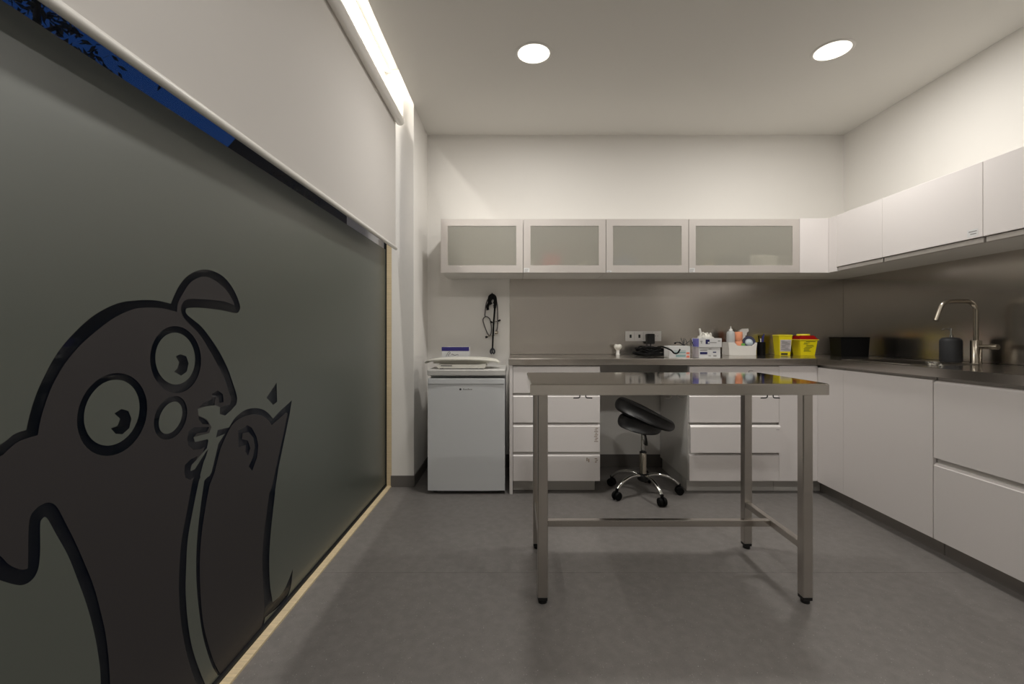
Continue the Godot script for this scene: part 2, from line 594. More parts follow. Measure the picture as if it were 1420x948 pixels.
func window() -> void:
	var w := Node3D.new()
	w.name = "window_1"
	w.set_meta("kind", "structure")
	add_child(w)
	w.position = at(XG, 0, 1.5)
	obj("glass_pane", bx(new_st(), XG - 0.010, XG - 0.002, 0.012, 2.62, -1.5, 3.225, 0.0), "window_glass", w)
	var st := new_st()
	bx(st, -0.922, -0.905, 0.0, 0.016, -1.5, 3.215, 0.001)
	bx(st, -0.928, -0.905, 0.0, 2.62, 3.208, 3.222, 0.001)
	obj("gasket", st, "black_gasket", w)
	st = new_st()
	bx(st, -0.905, -0.873, -0.01, 0.008, -1.5, 3.2, 0.001)
	obj("sill_strip", st, "pale_wood", w)
	obj("jamb_strip", bx(new_st(), -0.907, -0.873, 0.0, 2.62, 3.2, 3.24, 0.001), "pale_wood", w)
	var A := CSGShape3D.OPERATION_UNION
	var S := CSGShape3D.OPERATION_SUBTRACTION
	var Z1 := [0.0, 350.0, 3.058]
	var Z2 := [0.0, 640.0, 3.078]
	var Z3 := [230.0, 520.0, 4.74]
	var low := 1500.0
	# outlines of the drawing, read from the photograph
	var head_out := zoomed(curve2([[-420, 1010], [-200, 930], [0, 815], [60, 770], [112, 752]]) + curve2([[113, 745], [125, 690], [150, 610], [185, 530], [240, 430], [310, 345], [400, 265], [500, 215], [590, 202], [660, 203], [725, 217]]) + curve2([[727, 212], [735, 190], [760, 140], [800, 95], [860, 72], [920, 85], [965, 120], [1000, 175], [1018, 225], [1015, 245], [1000, 257], [940, 245], [860, 235], [800, 235], [788, 245], [795, 265], [850, 310], [890, 360], [930, 420], [965, 490], [990, 560], [1005, 610], [1003, 640]]), Z1[0], Z1[1], Z1[2])
	var dog_right_out := zoomed(curve2([[850, 80], [825, 200], [802, 330], [795, 450], [793, 560], [803, 690], [825, 810], [870, 935], [920, 1040], [1010, 1180]]), Z2[0], Z2[1], Z2[2])
	var dog_outer := head_out + zoomed([[360, 258], [330, 340], [290, 470], [240, 640]], Z3[0], Z3[1], Z3[2]) + dog_right_out + [[330, low], [-140, low]]
	var head_in := zoomed(curve2([[-420, 1060], [-200, 985], [0, 865], [20, 850], [80, 800], [160, 775]]) + curve2([[162, 770], [170, 720], [190, 650], [220, 570], [270, 480], [330, 405], [400, 340], [480, 280], [560, 242], [620, 233], [690, 237], [750, 252]]) + curve2([[751, 245], [755, 215], [775, 175], [810, 125], [860, 103], [905, 115], [950, 150], [980, 190], [998, 230]]) + curve2([[995, 224], [940, 206], [850, 198], [800, 197], [778, 210], [768, 235], [772, 262], [792, 292], [840, 340], [880, 400], [925, 480], [955, 550], [980, 625]]), Z1[0], Z1[1], Z1[2])
	var dog_right_in := zoomed(curve2([[822, 80], [800, 200], [776, 330], [766, 450], [764, 560], [775, 700], [800, 830], [838, 948], [890, 1060], [970, 1190]]), Z2[0], Z2[1], Z2[2])
	var dog_inner := head_in + zoomed([[420, 200], [350, 270], [270, 420], [215, 600]], Z3[0], Z3[1], Z3[2]) + dog_right_in + [[310, low], [-140, low]]
	var leg_stroke_up := curve2([[-260, 300], [-80, 350], [0, 400], [40, 440], [90, 460], [118, 455]]) + curve2([[119, 440], [120, 380], [125, 250], [150, 205], [185, 180], [215, 175], [245, 195], [280, 260], [320, 340], [360, 430], [400, 530], [430, 640], [455, 760], [470, 948], [470, 1300]])
	var leg_stroke_low := curve2([[430, 1300], [430, 948], [420, 830], [400, 720], [370, 610], [330, 500], [290, 400], [240, 310], [200, 240], [180, 245], [172, 270], [172, 380], [165, 450], [145, 495], [110, 522], [70, 525], [0, 505], [-80, 470], [-260, 420]])
	var gap_all := zoomed(leg_stroke_up + [[470, 2600], [-430, 2600]], Z2[0], Z2[1], Z2[2])
	var gap_low := leg_stroke_low.duplicate()
	gap_low.reverse()
	var gap_film := zoomed(gap_low + [[430, 2600], [-430, 2600]], Z2[0], Z2[1], Z2[2])
	# the small figure standing against the first one
	var cat_outer := zoomed(curve2([[420, 335], [455, 280], [510, 235], [560, 218], [620, 220], [665, 242], [705, 285]]) + [[740, 245], [828, 165], [815, 250], [775, 440], [740, 610], [718, 760]], Z3[0], Z3[1], Z3[2]) + zoomed(curve2([[1175, 130], [1158, 280], [1150, 400], [1152, 520], [1163, 600], [1152, 646], [1132, 664]]), Z2[0], Z2[1], Z2[2]) + [[366, 900]] + zoomed(curve2([[1060, 1180], [985, 1020], [938, 925], [905, 870], [870, 760], [850, 640], [838, 500], [840, 350], [855, 200], [872, 80]]), Z2[0], Z2[1], Z2[2]) + zoomed([[300, 640], [345, 450]], Z3[0], Z3[1], Z3[2])
	var cat_inner := zoomed(curve2([[395, 400], [430, 335], [470, 295], [530, 265], [590, 258], [640, 270], [675, 300], [695, 328]]) + [[790, 245], [800, 250], [770, 400], [735, 560], [700, 720], [685, 765]], Z3[0], Z3[1], Z3[2]) + zoomed(curve2([[1150, 130], [1130, 280], [1120, 400], [1122, 500], [1128, 600], [1126, 650]]), Z2[0], Z2[1], Z2[2]) + [[363, 900]] + zoomed(curve2([[1080, 1180], [1010, 1020], [940, 905], [905, 830], [870, 700], [856, 560], [853, 420], [862, 300], [880, 180], [895, 100]]), Z2[0], Z2[1], Z2[2]) + zoomed([[320, 640], [360, 480]], Z3[0], Z3[1], Z3[2])
	var paw_cuts := [
		[[215, 210], [260, 175], [300, 160], [305, 122], [340, 100], [375, 125], [380, 178], [350, 185], [345, 148], [325, 150], [320, 198]],
		[[355, 215], [400, 195], [465, 190], [430, 230], [390, 265], [355, 255]],
		[[215, 270], [250, 285], [275, 305], [285, 325], [240, 320], [215, 290]],
		[[140, 420], [150, 370], [185, 342], [285, 340], [270, 372], [205, 382], [182, 408], [192, 440], [275, 420], [270, 460], [230, 485], [180, 490], [148, 460]],
		[[120, 640], [125, 590], [160, 555], [208, 532], [200, 560], [168, 590], [162, 630], [190, 618], [262, 505], [280, 482], [262, 540], [225, 620], [200, 660], [160, 688], [130, 675]],
		[[340, 360], [430, 340], [400, 380], [330, 410]]]
	var paw := [[210, 222], [262, 205], [320, 195], [355, 210], [360, 262], [392, 270], [455, 245], [425, 300], [395, 345], [345, 450], [315, 560], [290, 660], [240, 690], [225, 660], [262, 520], [235, 560], [185, 640], [160, 630], [170, 590], [270, 480], [280, 425], [190, 445], [180, 408], [285, 380], [300, 340], [270, 290], [215, 265]]
	var ear_mark := [[475, 365], [520, 340], [535, 328], [565, 345], [595, 400], [608, 460], [600, 540], [568, 628], [545, 600], [572, 540], [585, 470], [575, 410], [545, 375], [505, 380], [500, 420], [540, 430], [556, 480], [540, 530], [522, 500], [525, 460], [500, 465], [478, 475]]
	var tail := curve2([[1148, 612], [1195, 572], [1222, 528], [1250, 458]]) + curve2([[1249, 470], [1240, 540], [1220, 588], [1188, 620], [1150, 650]])
	var diamond := [[728, 48], [662, 148], [705, 195], [731, 175]]
	# eyes and nose: outer ring edge, inner film, pupil
	var eye_a := oval(155.5, 574.5, 47, 59, 0.38)
	var eye_a_in := oval(155, 572, 37, 47, 0.38)
	var eye_b := oval(243.5, 498.5, 35.3, 46.5, -0.05)
	var eye_b_in := oval(243, 497, 27.5, 36, -0.05)
	var nose := oval(236.5, 579, 21.5, 31.5, 0.38)
	var nose_in := oval(236.5, 579, 14.5, 23.5, 0.42)
	var pupil_a := zoomed([[485, 682], [515, 663], [545, 672], [558, 705], [548, 745], [520, 770], [490, 768], [470, 745], [498, 735], [510, 705]], Z1[0], Z1[1], Z1[2])
	var pupil_b := zoomed([[745, 440], [765, 431], [790, 440], [800, 470], [792, 505], [768, 522], [738, 505], [752, 492], [760, 465]], Z1[0], Z1[1], Z1[2])
	# pale frosted film with the drawing cut out of it
	var pale := CSGCombiner3D.new()
	pale.name = "frosted_film"
	w.add_child(pale)
	pale.set_meta("label", "grey-green frosted film with the drawing cut out")
	pale.position = Vector3(0, 0, 1.5)
	pale.rotation.y = PI / 2
	pale.scale = Vector3(1, 1, 0.2)
	var field := CSGPolygon3D.new()
	field.name = "film_field"
	field.polygon = PackedVector2Array([Vector2(-1.45, 0.02), Vector2(3.205, 0.02), Vector2(3.205, 1.668), Vector2(-1.45, 1.668)])
	field.depth = 0.0025
	field.material = M["frosted_film"]
	pale.add_child(field)
	cut(pale, dog_outer, S, "frosted_film")
	cut(pale, cat_outer, S, "frosted_film")
	cut(pale, zoomed(diamond, Z3[0], Z3[1], Z3[2]), S, "frosted_film")
	cut(pale, zoomed(tail, Z2[0], Z2[1], Z2[2]), S, "frosted_film")
	cut(pale, gap_film, A, "frosted_film")
	cut(pale, zoomed(paw, Z3[0], Z3[1], Z3[2]), A, "frosted_film")
	for p in paw_cuts:
		cut(pale, zoomed(p, Z3[0], Z3[1], Z3[2]), S, "frosted_film")
	cut(pale, eye_a_in, A, "frosted_film")
	cut(pale, eye_b_in, A, "frosted_film")
	cut(pale, nose_in, A, "frosted_film")
	cut(pale, pupil_a, S, "frosted_film")
	cut(pale, pupil_b, S, "frosted_film")
	# darker film inside the figures
	var dark := CSGCombiner3D.new()
	dark.name = "tinted_film"
	w.add_child(dark)
	dark.set_meta("label", "dark grey film filling the drawn figures")
	dark.position = Vector3(0, 0, 1.5)
	dark.rotation.y = PI / 2
	dark.scale = Vector3(1, 1, 0.2)
	cut(dark, dog_inner, A, "tinted_film")
	cut(dark, gap_all, S, "tinted_film")
	cut(dark, eye_a, S, "tinted_film")
	cut(dark, eye_b, S, "tinted_film")
	cut(dark, nose, S, "tinted_film")
	cut(dark, zoomed(paw, Z3[0], Z3[1], Z3[2]), S, "tinted_film")
	for p in paw_cuts:
		cut(dark, zoomed(p, Z3[0], Z3[1], Z3[2]), S, "tinted_film")
	cut(dark, cat_outer, S, "tinted_film")
	cut(dark, cat_inner, A, "tinted_film")
	cut(dark, zoomed(ear_mark, Z3[0], Z3[1], Z3[2]), S, "tinted_film")

func roller_blind() -> void:
	var t := thing("roller_blind", "white roller blind half lowered over the frosted window", "blind", at(-0.82, 1.65, 1.0))
	obj("roller_tube", cyl(new_st(), at(-0.794, 2.535, -1.4), 0.0285, 4.53, Vector3(0, 0, -1), 32), "blind_bar", t)
	obj("cloth", bx(new_st(), -0.8225, -0.8217, 1.665, 2.537, -1.38, 3.115, 0.0), "blind_cloth", t)
	obj("bottom_bar", lathe(new_st(), at(-0.822, 1.662, -1.39), [Vector2(0, 0), Vector2(0.010, 0), Vector2(0.012, 0.002), Vector2(0.012, 4.516), Vector2(0.010, 4.518), Vector2(0, 4.518)], 20, Vector3(0, 0, -1)), "blind_bar", t)
	var st := new_st()
	bx(st, -0.812, -0.776, 2.52, 2.93, 3.140, 3.146, 0.001)
	bx(st, -0.812, -0.776, 2.925, 2.931, 3.10, 3.146, 0.001)
	obj("bracket", st, "blind_bar", t)
	obj("chain_wheel", cyl(new_st(), at(-0.79, 2.56, 3.131), 0.02, 0.008, Vector3(0, 0, -1), 20), "grip_rail", t)
	# strip light in the pocket above the window
	var l := thing("strip_light", "long white strip light in the ceiling pocket above the blind", "light", at(-0.905, 2.93, 0.9))
	obj("profile", bx(new_st(), -0.919, -0.889, 2.9185, 2.93, -1.4, 3.19, 0.001), "blind_bar", l)
	obj("diffuser", bx(new_st(), -0.921, -0.887, 2.914, 2.918, -1.39, 3.185, 0.001), "led_glow", l)
	var a := AreaLight3D.new()
	a.name = "strip_lamp"
	a.area_size = Vector2(0.034, 4.57)
	a.light_color = Color(1.0, 0.985, 0.955)
	a.light_energy = 1.9
	a.area_range = 9.0
	a.area_attenuation = 2.0
	a.shadow_enabled = true
	a.rotation = Vector3(-PI / 2, 0, 0)
	a.position = Vector3(-0.904, 2.911, -0.9) - l.position
	l.add_child(a)

# ---------------------------------------------------------------- cupboards
# drawer or door front facing the camera, with a bevelled grip along its top edge
func front_z(x0: float, x1: float, y0: float, y1: float, d: float, grip := true) -> SurfaceTool:
	var st := new_st()
	var b := 0.012 if grip else 0.001
	# side profile in (distance, height)
	var pr := [Vector2(d, y0 + 0.001), Vector2(d, y1 - b), Vector2(d + b, y1), Vector2(d + 0.018, y1), Vector2(d + 0.018, y0 + 0.001)]
	profile_x(st, pr, x0, x1)
	return st

func profile_x(st: SurfaceTool, pr: Array, x0: float, x1: float) -> void:
	var c := Vector2.ZERO
	for p in pr:
		c += p / pr.size()
	for i in pr.size():
		var a: Vector2 = pr[i]
		var b: Vector2 = pr[(i + 1) % pr.size()]
		var e := b - a
		var n := Vector2(e.y, -e.x)
		if n.dot((a + b) / 2 - c) < 0:
			n = -n
		quad(st, at(x0, a.y, a.x), at(x1, a.y, a.x), at(x1, b.y, b.x), at(x0, b.y, b.x), Vector3(0, n.y, -n.x))
	for x in [x0, x1]:
		for i in range(1, pr.size() - 1):
			tri(st, at(x, pr[0].y, pr[0].x), at(x, pr[i].y, pr[i].x), at(x, pr[i + 1].y, pr[i + 1].x), Vector3(signf(x - (x0 + x1) / 2), 0, 0))

# front facing the left, on the long worktop
func front_x(x: float, d0: float, d1: float, y0: float, y1: float, grip := true) -> SurfaceTool:
	var st := new_st()
	var b := 0.012 if grip else 0.001
	var pr := [Vector2(x, y0), Vector2(x, y1 - b), Vector2(x + b, y1), Vector2(x + 0.018, y1), Vector2(x + 0.018, y0)]
	var c := Vector2.ZERO
	for p in pr:
		c += p / pr.size()
	for i in pr.size():
		var a: Vector2 = pr[i]
		var e: Vector2 = pr[(i + 1) % pr.size()]
		var n := Vector2((e - a).y, -(e - a).x)
		if n.dot((a + e) / 2 - c) < 0:
			n = -n
		quad(st, at(a.x, a.y, d0), at(a.x, a.y, d1), at(e.x, e.y, d1), at(e.x, e.y, d0), Vector3(n.x, n.y, 0))
	for d in [d0, d1]:
		for i in range(1, pr.size() - 1):
			tri(st, at(pr[0].x, pr[0].y, d), at(pr[i].x, pr[i].y, d), at(pr[i + 1].x, pr[i + 1].y, d), Vector3(0, 0, -signf(d - (d0 + d1) / 2)))
	return st

func marks(parent: Node, called: String, m: String, rows: Array, d: float, thick := 0.0006) -> void:
	# flat print facing the camera: rows of [x0, x1, y0, y1]
	var st := new_st()
	for r in rows:
		bx(st, r[0], r[1], r[2], r[3], d - thick, d, 0.0)
	obj(called, st, m, parent)

func base_units() -> void:
	var levels := [[0.678, 0.862], [0.480, 0.666], [0.283, 0.466], [0.088, 0.268]]
	# unit beside the fridge
	var t := thing("drawer_unit", "white four-drawer base unit beside the small fridge", "cabinet", at(0.27, 0, 3.35), "white base units under the steel worktop")
	obj("body", bx(new_st(), -0.018, 0.566, 0.085, 0.866, 3.073, 3.66, 0.001), "white_board", t)
	obj("end_panel", bx(new_st(), -0.041, -0.020, 0.0, 0.866, 3.048, 3.66, 0.001), "white_lacquer", t)
	obj("plinth", bx(new_st(), -0.018, 0.545, 0.0, 0.085, 3.135, 3.64, 0.001), "plinth_white", t)
	for k in 4:
		var f := obj("drawer_front", front_z(-0.017, 0.566, levels[k][0], levels[k][1], 3.053), "white_lacquer", t)
		if k == 2:
			var rows := []
			for j in 9:
				rows.append([0.527 + (j % 3) * 0.004, 0.553 - (j % 2) * 0.006, 0.352 + j * 0.011, 0.356 + j * 0.011])
			marks(f, "printed_marks", "brown_ink", rows, 3.053)
		if k == 3:
			marks(f, "printed_marks", "brown_ink", [[0.476, 0.482, 0.222, 0.245], [0.488, 0.494, 0.215, 0.238]], 3.053)
			marks(f, "printed_marks", "brown_ink", [[0.530, 0.548, 0.237, 0.241], [0.536, 0.552, 0.226, 0.230], [0.532, 0.544, 0.214, 0.219]], 3.053)
	# unit right of the knee space
	t = thing("drawer_unit", "white four-drawer base unit beyond the knee space, one drawer pulled slightly", "cabinet", at(1.47, 0, 3.35), "white base units under the steel worktop")
	obj("body", bx(new_st(), 1.163, 1.766, 0.085, 0.866, 3.073, 3.66, 0.001), "white_board", t)
	obj("plinth", bx(new_st(), 1.173, 1.766, 0.0, 0.083, 3.12, 3.64, 0.001), "plinth_white", t)
	for k in 4:
		var pull := 0.023 if k == 2 else 0.0
		var f := obj("drawer_front", front_z(1.166, 1.766, levels[k][0], levels[k][1], 3.053 - pull), "white_lacquer", t)
		if k == 2:
			marks(f, "printed_marks", "grey_ink", [[1.735, 1.756, 0.436, 0.438]], 3.053 - pull)
		if k == 0:
			marks(f, "printed_marks", "grey_ink", [[1.565, 1.592, 0.826, 0.829], [1.563, 1.567, 0.815, 0.826]], 3.053)
	# narrow corner front
	t = thing("corner_unit", "narrow white corner base unit where the two worktops meet", "cabinet", at(1.9, 0, 3.35), "white base units under the steel worktop")
	obj("body", bx(new_st(), 1.768, 2.03, 0.085, 0.866, 3.073, 3.66, 0.001), "white_board", t)
	obj("plinth", bx(new_st(), 1.768, 2.10, 0.0, 0.083, 3.12, 3.64, 0.001), "plinth_white", t)
	obj("door", front_z(1.768, 2.0265, 0.088, 0.862, 3.053, false), "white_lacquer", t)
	# long run along the right wall
	var X := 2.027
	t = thing("filler_panel", "narrow white filler panel next to the inner corner", "panel", at(2.2, 0, 2.93), "white fronts below the sink worktop")
	obj("panel", front_x(X, 2.814, 3.0525, 0.084, 0.850, false), "white_lacquer", t)
	obj("body", bx(new_st(), X + 0.02, 2.64, 0.085, 0.72, 2.816, 3.06, 0.001), "white_board", t)
	obj("grip_rail", bx(new_st(), X + 0.019, 2.07, 0.850, 0.867, 2.816, 3.06, 0.0), "grip_rail", t)
	obj("plinth", bx(new_st(), X + 0.055, 2.6, 0.0, 0.083, 2.816, 3.115, 0.001), "plinth_steel", t)
	t = thing("sink_unit", "white base unit with one full-height door below the tap", "cabinet", at(2.3, 0, 2.51), "white fronts below the sink worktop")
	obj("body", bx(new_st(), X + 0.02, 2.64, 0.085, 0.72, 2.211, 2.813, 0.001), "white_board", t)
	obj("grip_rail", bx(new_st(), X + 0.019, 2.07, 0.850, 0.867, 2.211, 2.813, 0.0), "grip_rail", t)
	obj("door", front_x(X, 2.2115, 2.8125, 0.084, 0.850, false), "white_lacquer", t)
	obj("plinth", bx(new_st(), X + 0.055, 2.6, 0.0, 0.083, 2.211, 2.813, 0.001), "plinth_steel", t)
	for u in [[1.405, 2.207, "wide white two-drawer base unit next to the sink unit"], [0.6, 1.402, "wide white two-drawer base unit at the worktop end"]]:
		t = thing("drawer_unit", u[2], "cabinet", at(2.3, 0, (u[0] + u[1]) / 2), "white fronts below the sink worktop")
		obj("body", bx(new_st(), X + 0.02, 2.64, 0.085, 0.850, u[0], u[1], 0.001), "white_board", t)
		obj("grip_rail", bx(new_st(), X + 0.019, 2.07, 0.850, 0.867, u[0], u[1] - 0.003, 0.0), "grip_rail", t)
		obj("drawer_front", front_x(X, u[0] + 0.001, u[1] - 0.001, 0.476, 0.850), "white_lacquer", t)
		obj("drawer_front", front_x(X, u[0] + 0.001, u[1] - 0.001, 0.084, 0.450), "white_lacquer", t)
		obj("plinth", bx(new_st(), X + 0.055, 2.6, 0.0, 0.083, u[0], u[1], 0.001), "plinth_steel", t)

func worktops() -> void:
	var t := thing("worktop", "brushed stainless steel L-shaped worktop with a sink let in", "worktop", at(1.3, 0.86, 3.3))
	var y1 := 0.910
	var st := new_st()
	# slab pieces leave a hole for the bowl
	bx(st, -0.047, 2.013, 0.866, y1, 3.040, 3.681, 0.002)
	bx(st, 2.013, 2.651, 0.868, y1, 2.90, 3.681, 0.0)
	bx(st, 2.013, 2.651, 0.868, y1, 0.58, 2.42, 0.0)
	bx(st, 2.013, 2.10, 0.868, y1, 2.42, 2.90, 0.0)
	bx(st, 2.47, 2.651, 0.868, y1, 2.42, 2.90, 0.0)
	obj("top", st, "steel_horizontal", t)
	st = new_st()
	bx(st, 2.101, 2.469, 0.735, 0.738, 2.421, 2.899, 0.0)
	bx(st, 2.101, 2.104, 0.738, 0.9105, 2.421, 2.899, 0.0)
	bx(st, 2.466, 2.469, 0.738, 0.9105, 2.421, 2.899, 0.0)
	bx(st, 2.104, 2.466, 0.738, 0.9105, 2.421, 2.424, 0.0)
	bx(st, 2.104, 2.466, 0.738, 0.9105, 2.896, 2.899, 0.0)
	t = thing("sink", "stainless steel sink bowl let into the worktop by the tap", "sink", at(2.285, 0.735, 2.66))
	obj("bowl", st, "steel_horizontal", t)
	obj("rim", ring_rect(2.104, 2.466, 2.424, 2.896, y1 + 0.0005, 0.018, 0.003), "steel_horizontal", t)
	obj("drain", cyl(new_st(), at(2.28, 0.7392, 2.66), 0.04, 0.003), "chrome", t)
	var b := obj("backsplash_panel", bx(new_st(), -0.047, XW - 0.004, y1 + 0.001, 1.521, DB - 0.006, DB, 0.001), "steel_panel")
	tag(b, "brushed steel splash panel under the glass wall cupboards", "backsplash")
	b = obj("backsplash_panel", bx(new_st(), XW - 0.007, XW - 0.001, y1 + 0.001, 1.521, 0.6, DB - 0.007, 0.001), "steel_panel")
	tag(b, "dark steel splash panel behind the tap and soap", "backsplash")

func ring_rect(x0: float, x1: float, d0: float, d1: float, y: float, w: float, h: float) -> SurfaceTool:
	var st := new_st()
	bx(st, x0 - w, x0, y, y + h, d0 - w, d1 + w, 0.0015)
	bx(st, x1, x1 + w, y, y + h, d0 - w, d1 + w, 0.0015)
	bx(st, x0, x1, y, y + h, d0 - w, d0, 0.0015)
	bx(st, x0, x1, y, y + h, d1, d1 + w, 0.0015)
	return st

func upper_units() -> void:
	var y0 := 1.519
	var y1 := 1.910
	var D := 3.304
	var names := ["frosted-glass wall cupboard over the fridge, nothing showing behind its glass", "frosted-glass wall cupboard with a red box showing behind its glass", "frosted-glass wall cupboard with a faint blue box behind its glass", "wide frosted-glass wall cupboard, longest of the glass row"]
	var xs := [-0.5445, 0.056, 0.656, 1.257, 2.063]
	for k in 4:
		var a: float = xs[k] + 0.001
		var b: float = xs[k + 1] - 0.001
		var t := thing("wall_cupboard", names[k], "cabinet", at((a + b) / 2, y0, 3.5), "frosted glass wall cupboards")
		var st := new_st()
		bx(st, a, b, y0, y0 + 0.018, D + 0.022, DB - 0.006, 0.001)
		bx(st, a, b, y1 - 0.018, y1, D + 0.022, DB - 0.006, 0.001)
		bx(st, a, a + 0.018, y0 + 0.018, y1 - 0.018, D + 0.022, DB - 0.006, 0.001)
		bx(st, b - 0.018, b, y0 + 0.018, y1 - 0.018, D + 0.022, DB - 0.006, 0.001)
		bx(st, a + 0.018, b - 0.018, y0 + 0.018, y1 - 0.018, DB - 0.014, DB - 0.008, 0.0)
		obj("body", st, "white_board", t)
		st = new_st()
		var w := 0.051
		bx(st, a + 0.001, b - 0.001, y0 + 0.001, y0 + 0.054, D, D + 0.020, 0.0)
		bx(st, a + 0.001, b - 0.001, y1 - w, y1 - 0.001, D, D + 0.020, 0.0)
		bx(st, a + 0.001, a + w, y0 + 0.054, y1 - w, D, D + 0.020, 0.0)
		bx(st, b - w, b - 0.001, y0 + 0.054, y1 - w, D, D + 0.020, 0.0)
		var dr := obj("door", st, "door_aluminium", t)
		obj("glass_pane", bx(new_st(), a + w + 0.0005, b - w - 0.0005, y0 + 0.0545, y1 - w - 0.0005, D + 0.002, D + 0.006, 0.0), "frosted_glass", dr)
		if k > 0:
			var s := obj("sticker", bx(new_st(), a + 0.004, a + (0.044 if k != 2 else 0.040), y0 + 0.004, y0 + (0.034 if k != 2 else 0.015), D - 0.0006, D, 0.0), "white_card", dr)
			var rows := []
			for j in (3 if k != 2 else 1):
				rows.append([a + 0.008, a + 0.030 + 0.003 * j, y0 + 0.008 + j * 0.008, y0 + 0.0105 + j * 0.008])
			s.set_meta("label", "small white sticker")
			marks(dr, "print_lines", "grey_ink", rows, D - 0.0006)
	# plain white filler to the corner
	var t := thing("corner_filler", "plain white filler panel between glass cupboards and the corner", "panel", at(2.17, y0, 3.5))
	obj("panel", bx(new_st(), 2.064, 2.273, y0, y1 + 0.004, D, D + 0.018, 0.001), "white_lacquer", t)
	obj("body", bx(new_st(), 2.064, XW - 0.006, y0, y1, D + 0.018, DB - 0.006, 0.001), "white_board", t)
	# white run on the right wall
	var X := 2.272
	t = thing("wall_filler", "slim white filler strip in the wall cupboard corner", "panel", at(2.4, y0, 3.26))
	obj("panel", bx(new_st(), X, X + 0.018, y0, y1 + 0.004, 3.222, 3.303, 0.001), "white_lacquer", t)
	obj("body", bx(new_st(), X + 0.018, XW - 0.006, y0, y1, 3.222, 3.322, 0.001), "white_board", t)
	var runs := [[2.821, 3.221, "narrow white wall cupboard next to the corner"], [2.213, 2.821, "white wall cupboard above the sink, with a small printed sticker"], [1.607, 2.213, "plain white wall cupboard beyond the one with the sticker"], [1.0, 1.607, "plain white wall cupboard at the end of the row"]]
	for k in runs.size():
		var r: Array = runs[k]
		t = thing("wall_cupboard", r[2], "cabinet", at(2.46, y0, (r[0] + r[1]) / 2), "plain white wall cupboards")
		obj("body", bx(new_st(), X + 0.022, XW - 0.006, y0, y1, r[0], r[1], 0.001), "white_board", t)
		var dr := obj("door", bx(new_st(), X, X + 0.019, y0 + 0.030, y1 + 0.004, r[0] + 0.001, r[1] - 0.001, 0.0015), "white_lacquer", t)
		obj("grip_rail", bx(new_st(), X + 0.006, X + 0.022, y0 + 0.001, y0 + 0.026, r[0] + 0.002, r[1] - 0.010, 0.001), "grip_rail", t)
		if k == 1:
			var st := new_st()
			bx(st, X - 0.0006, X, y0 + 0.040, y0 + 0.075, r[0] + 0.022, r[0] + 0.075, 0.0)
			var s := obj("sticker", st, "white_card", dr)
			s.set_meta("label", "small white sticker with two printed lines")
			st = new_st()
			bx(st, X - 0.001, X - 0.0006, y0 + 0.062, y0 + 0.066, r[0] + 0.028, r[0] + 0.068, 0.0)
			bx(st, X - 0.001, X - 0.0006, y0 + 0.050, y0 + 0.054, r[0] + 0.030, r[0] + 0.060, 0.0)
			obj("print_lines", st, "grey_ink", dr)

# ---------------------------------------------------------------- fridge
func fridge() -> void:
	var t := thing("fridge", "small white undercounter fridge with a scale on top", "fridge", at(-0.33, 0, 3.3))
	obj("body", bx(new_st(), -0.588, -0.074, 0.02, 0.795, 3.15, 3.53, 0.004), "fridge_white", t)
	var d := obj("door", new_st_door(-0.590, -0.072, 0.024, 0.775), "fridge_white", t)
	obj("handle_grip", bx(new_st(), -0.586, -0.076, 0.740, 0.776, 3.046, 3.052, 0.002), "fridge_white", d)
	obj("lid", bx(new_st(), -0.593, -0.068, 0.795, 0.835, 3.050, 3.535, 0.005), "fridge_top", t)
	for x in [-0.55, -0.11]:
		for dd in [3.12, 3.48]:
			obj("foot", cyl(new_st(), at(x, 0.0, dd), 0.018, 0.022), "black_plastic", t)
	# small emblem and lettering
	var rows := []
	for k in 6:
		rows.append([-0.352 + k * 0.0105, -0.345 + k * 0.0105, 0.700, 0.706 + (0.003 if k in [0, 3] else 0.0)])
	marks(d, "lettering", "grey_ink", rows, 3.050)
	obj("emblem", cyl(new_st(), at(-0.370, 0.704, 3.050), 0.007, 0.0006, Vector3(0, 0, 1), 16, 0.0), "ink", d)

func new_st_door(x0: float, x1: float, y0: float, y1: float) -> SurfaceTool:
	# slightly bowed door front
	var st := new_st()
	var n := 12
	var f := []
	for k in n + 1:
		var u := float(k) / n
		f.append(Vector2(lerpf(x0, x1, u), 3.056 - 0.006 * (1.0 - pow(2.0 * u - 1.0, 4.0))))
	for k in n:
		var a: Vector2 = f[k]
		var b: Vector2 = f[k + 1]
		var na := Vector3(0, 0, 1)
		squad(st, [at(a.x, y0, a.y), at(b.x, y0, b.y), at(b.x, y1, b.y), at(a.x, y1, a.y)], [na, na, na, na])
		quad(st, at(a.x, y1, a.y), at(b.x, y1, b.y), at(b.x, y1, 3.098), at(a.x, y1, 3.098), Vector3.UP)
		quad(st, at(a.x, y0, a.y), at(b.x, y0, b.y), at(b.x, y0, 3.098), at(a.x, y0, 3.098), Vector3.DOWN)
	quad(st, at(x0, y0, 3.056), at(x0, y0, 3.098), at(x0, y1, 3.098), at(x0, y1, 3.056), Vector3.LEFT)
	quad(st, at(x1, y0, 3.056), at(x1, y0, 3.098), at(x1, y1, 3.098), at(x1, y1, 3.056), Vector3.RIGHT)
	return st

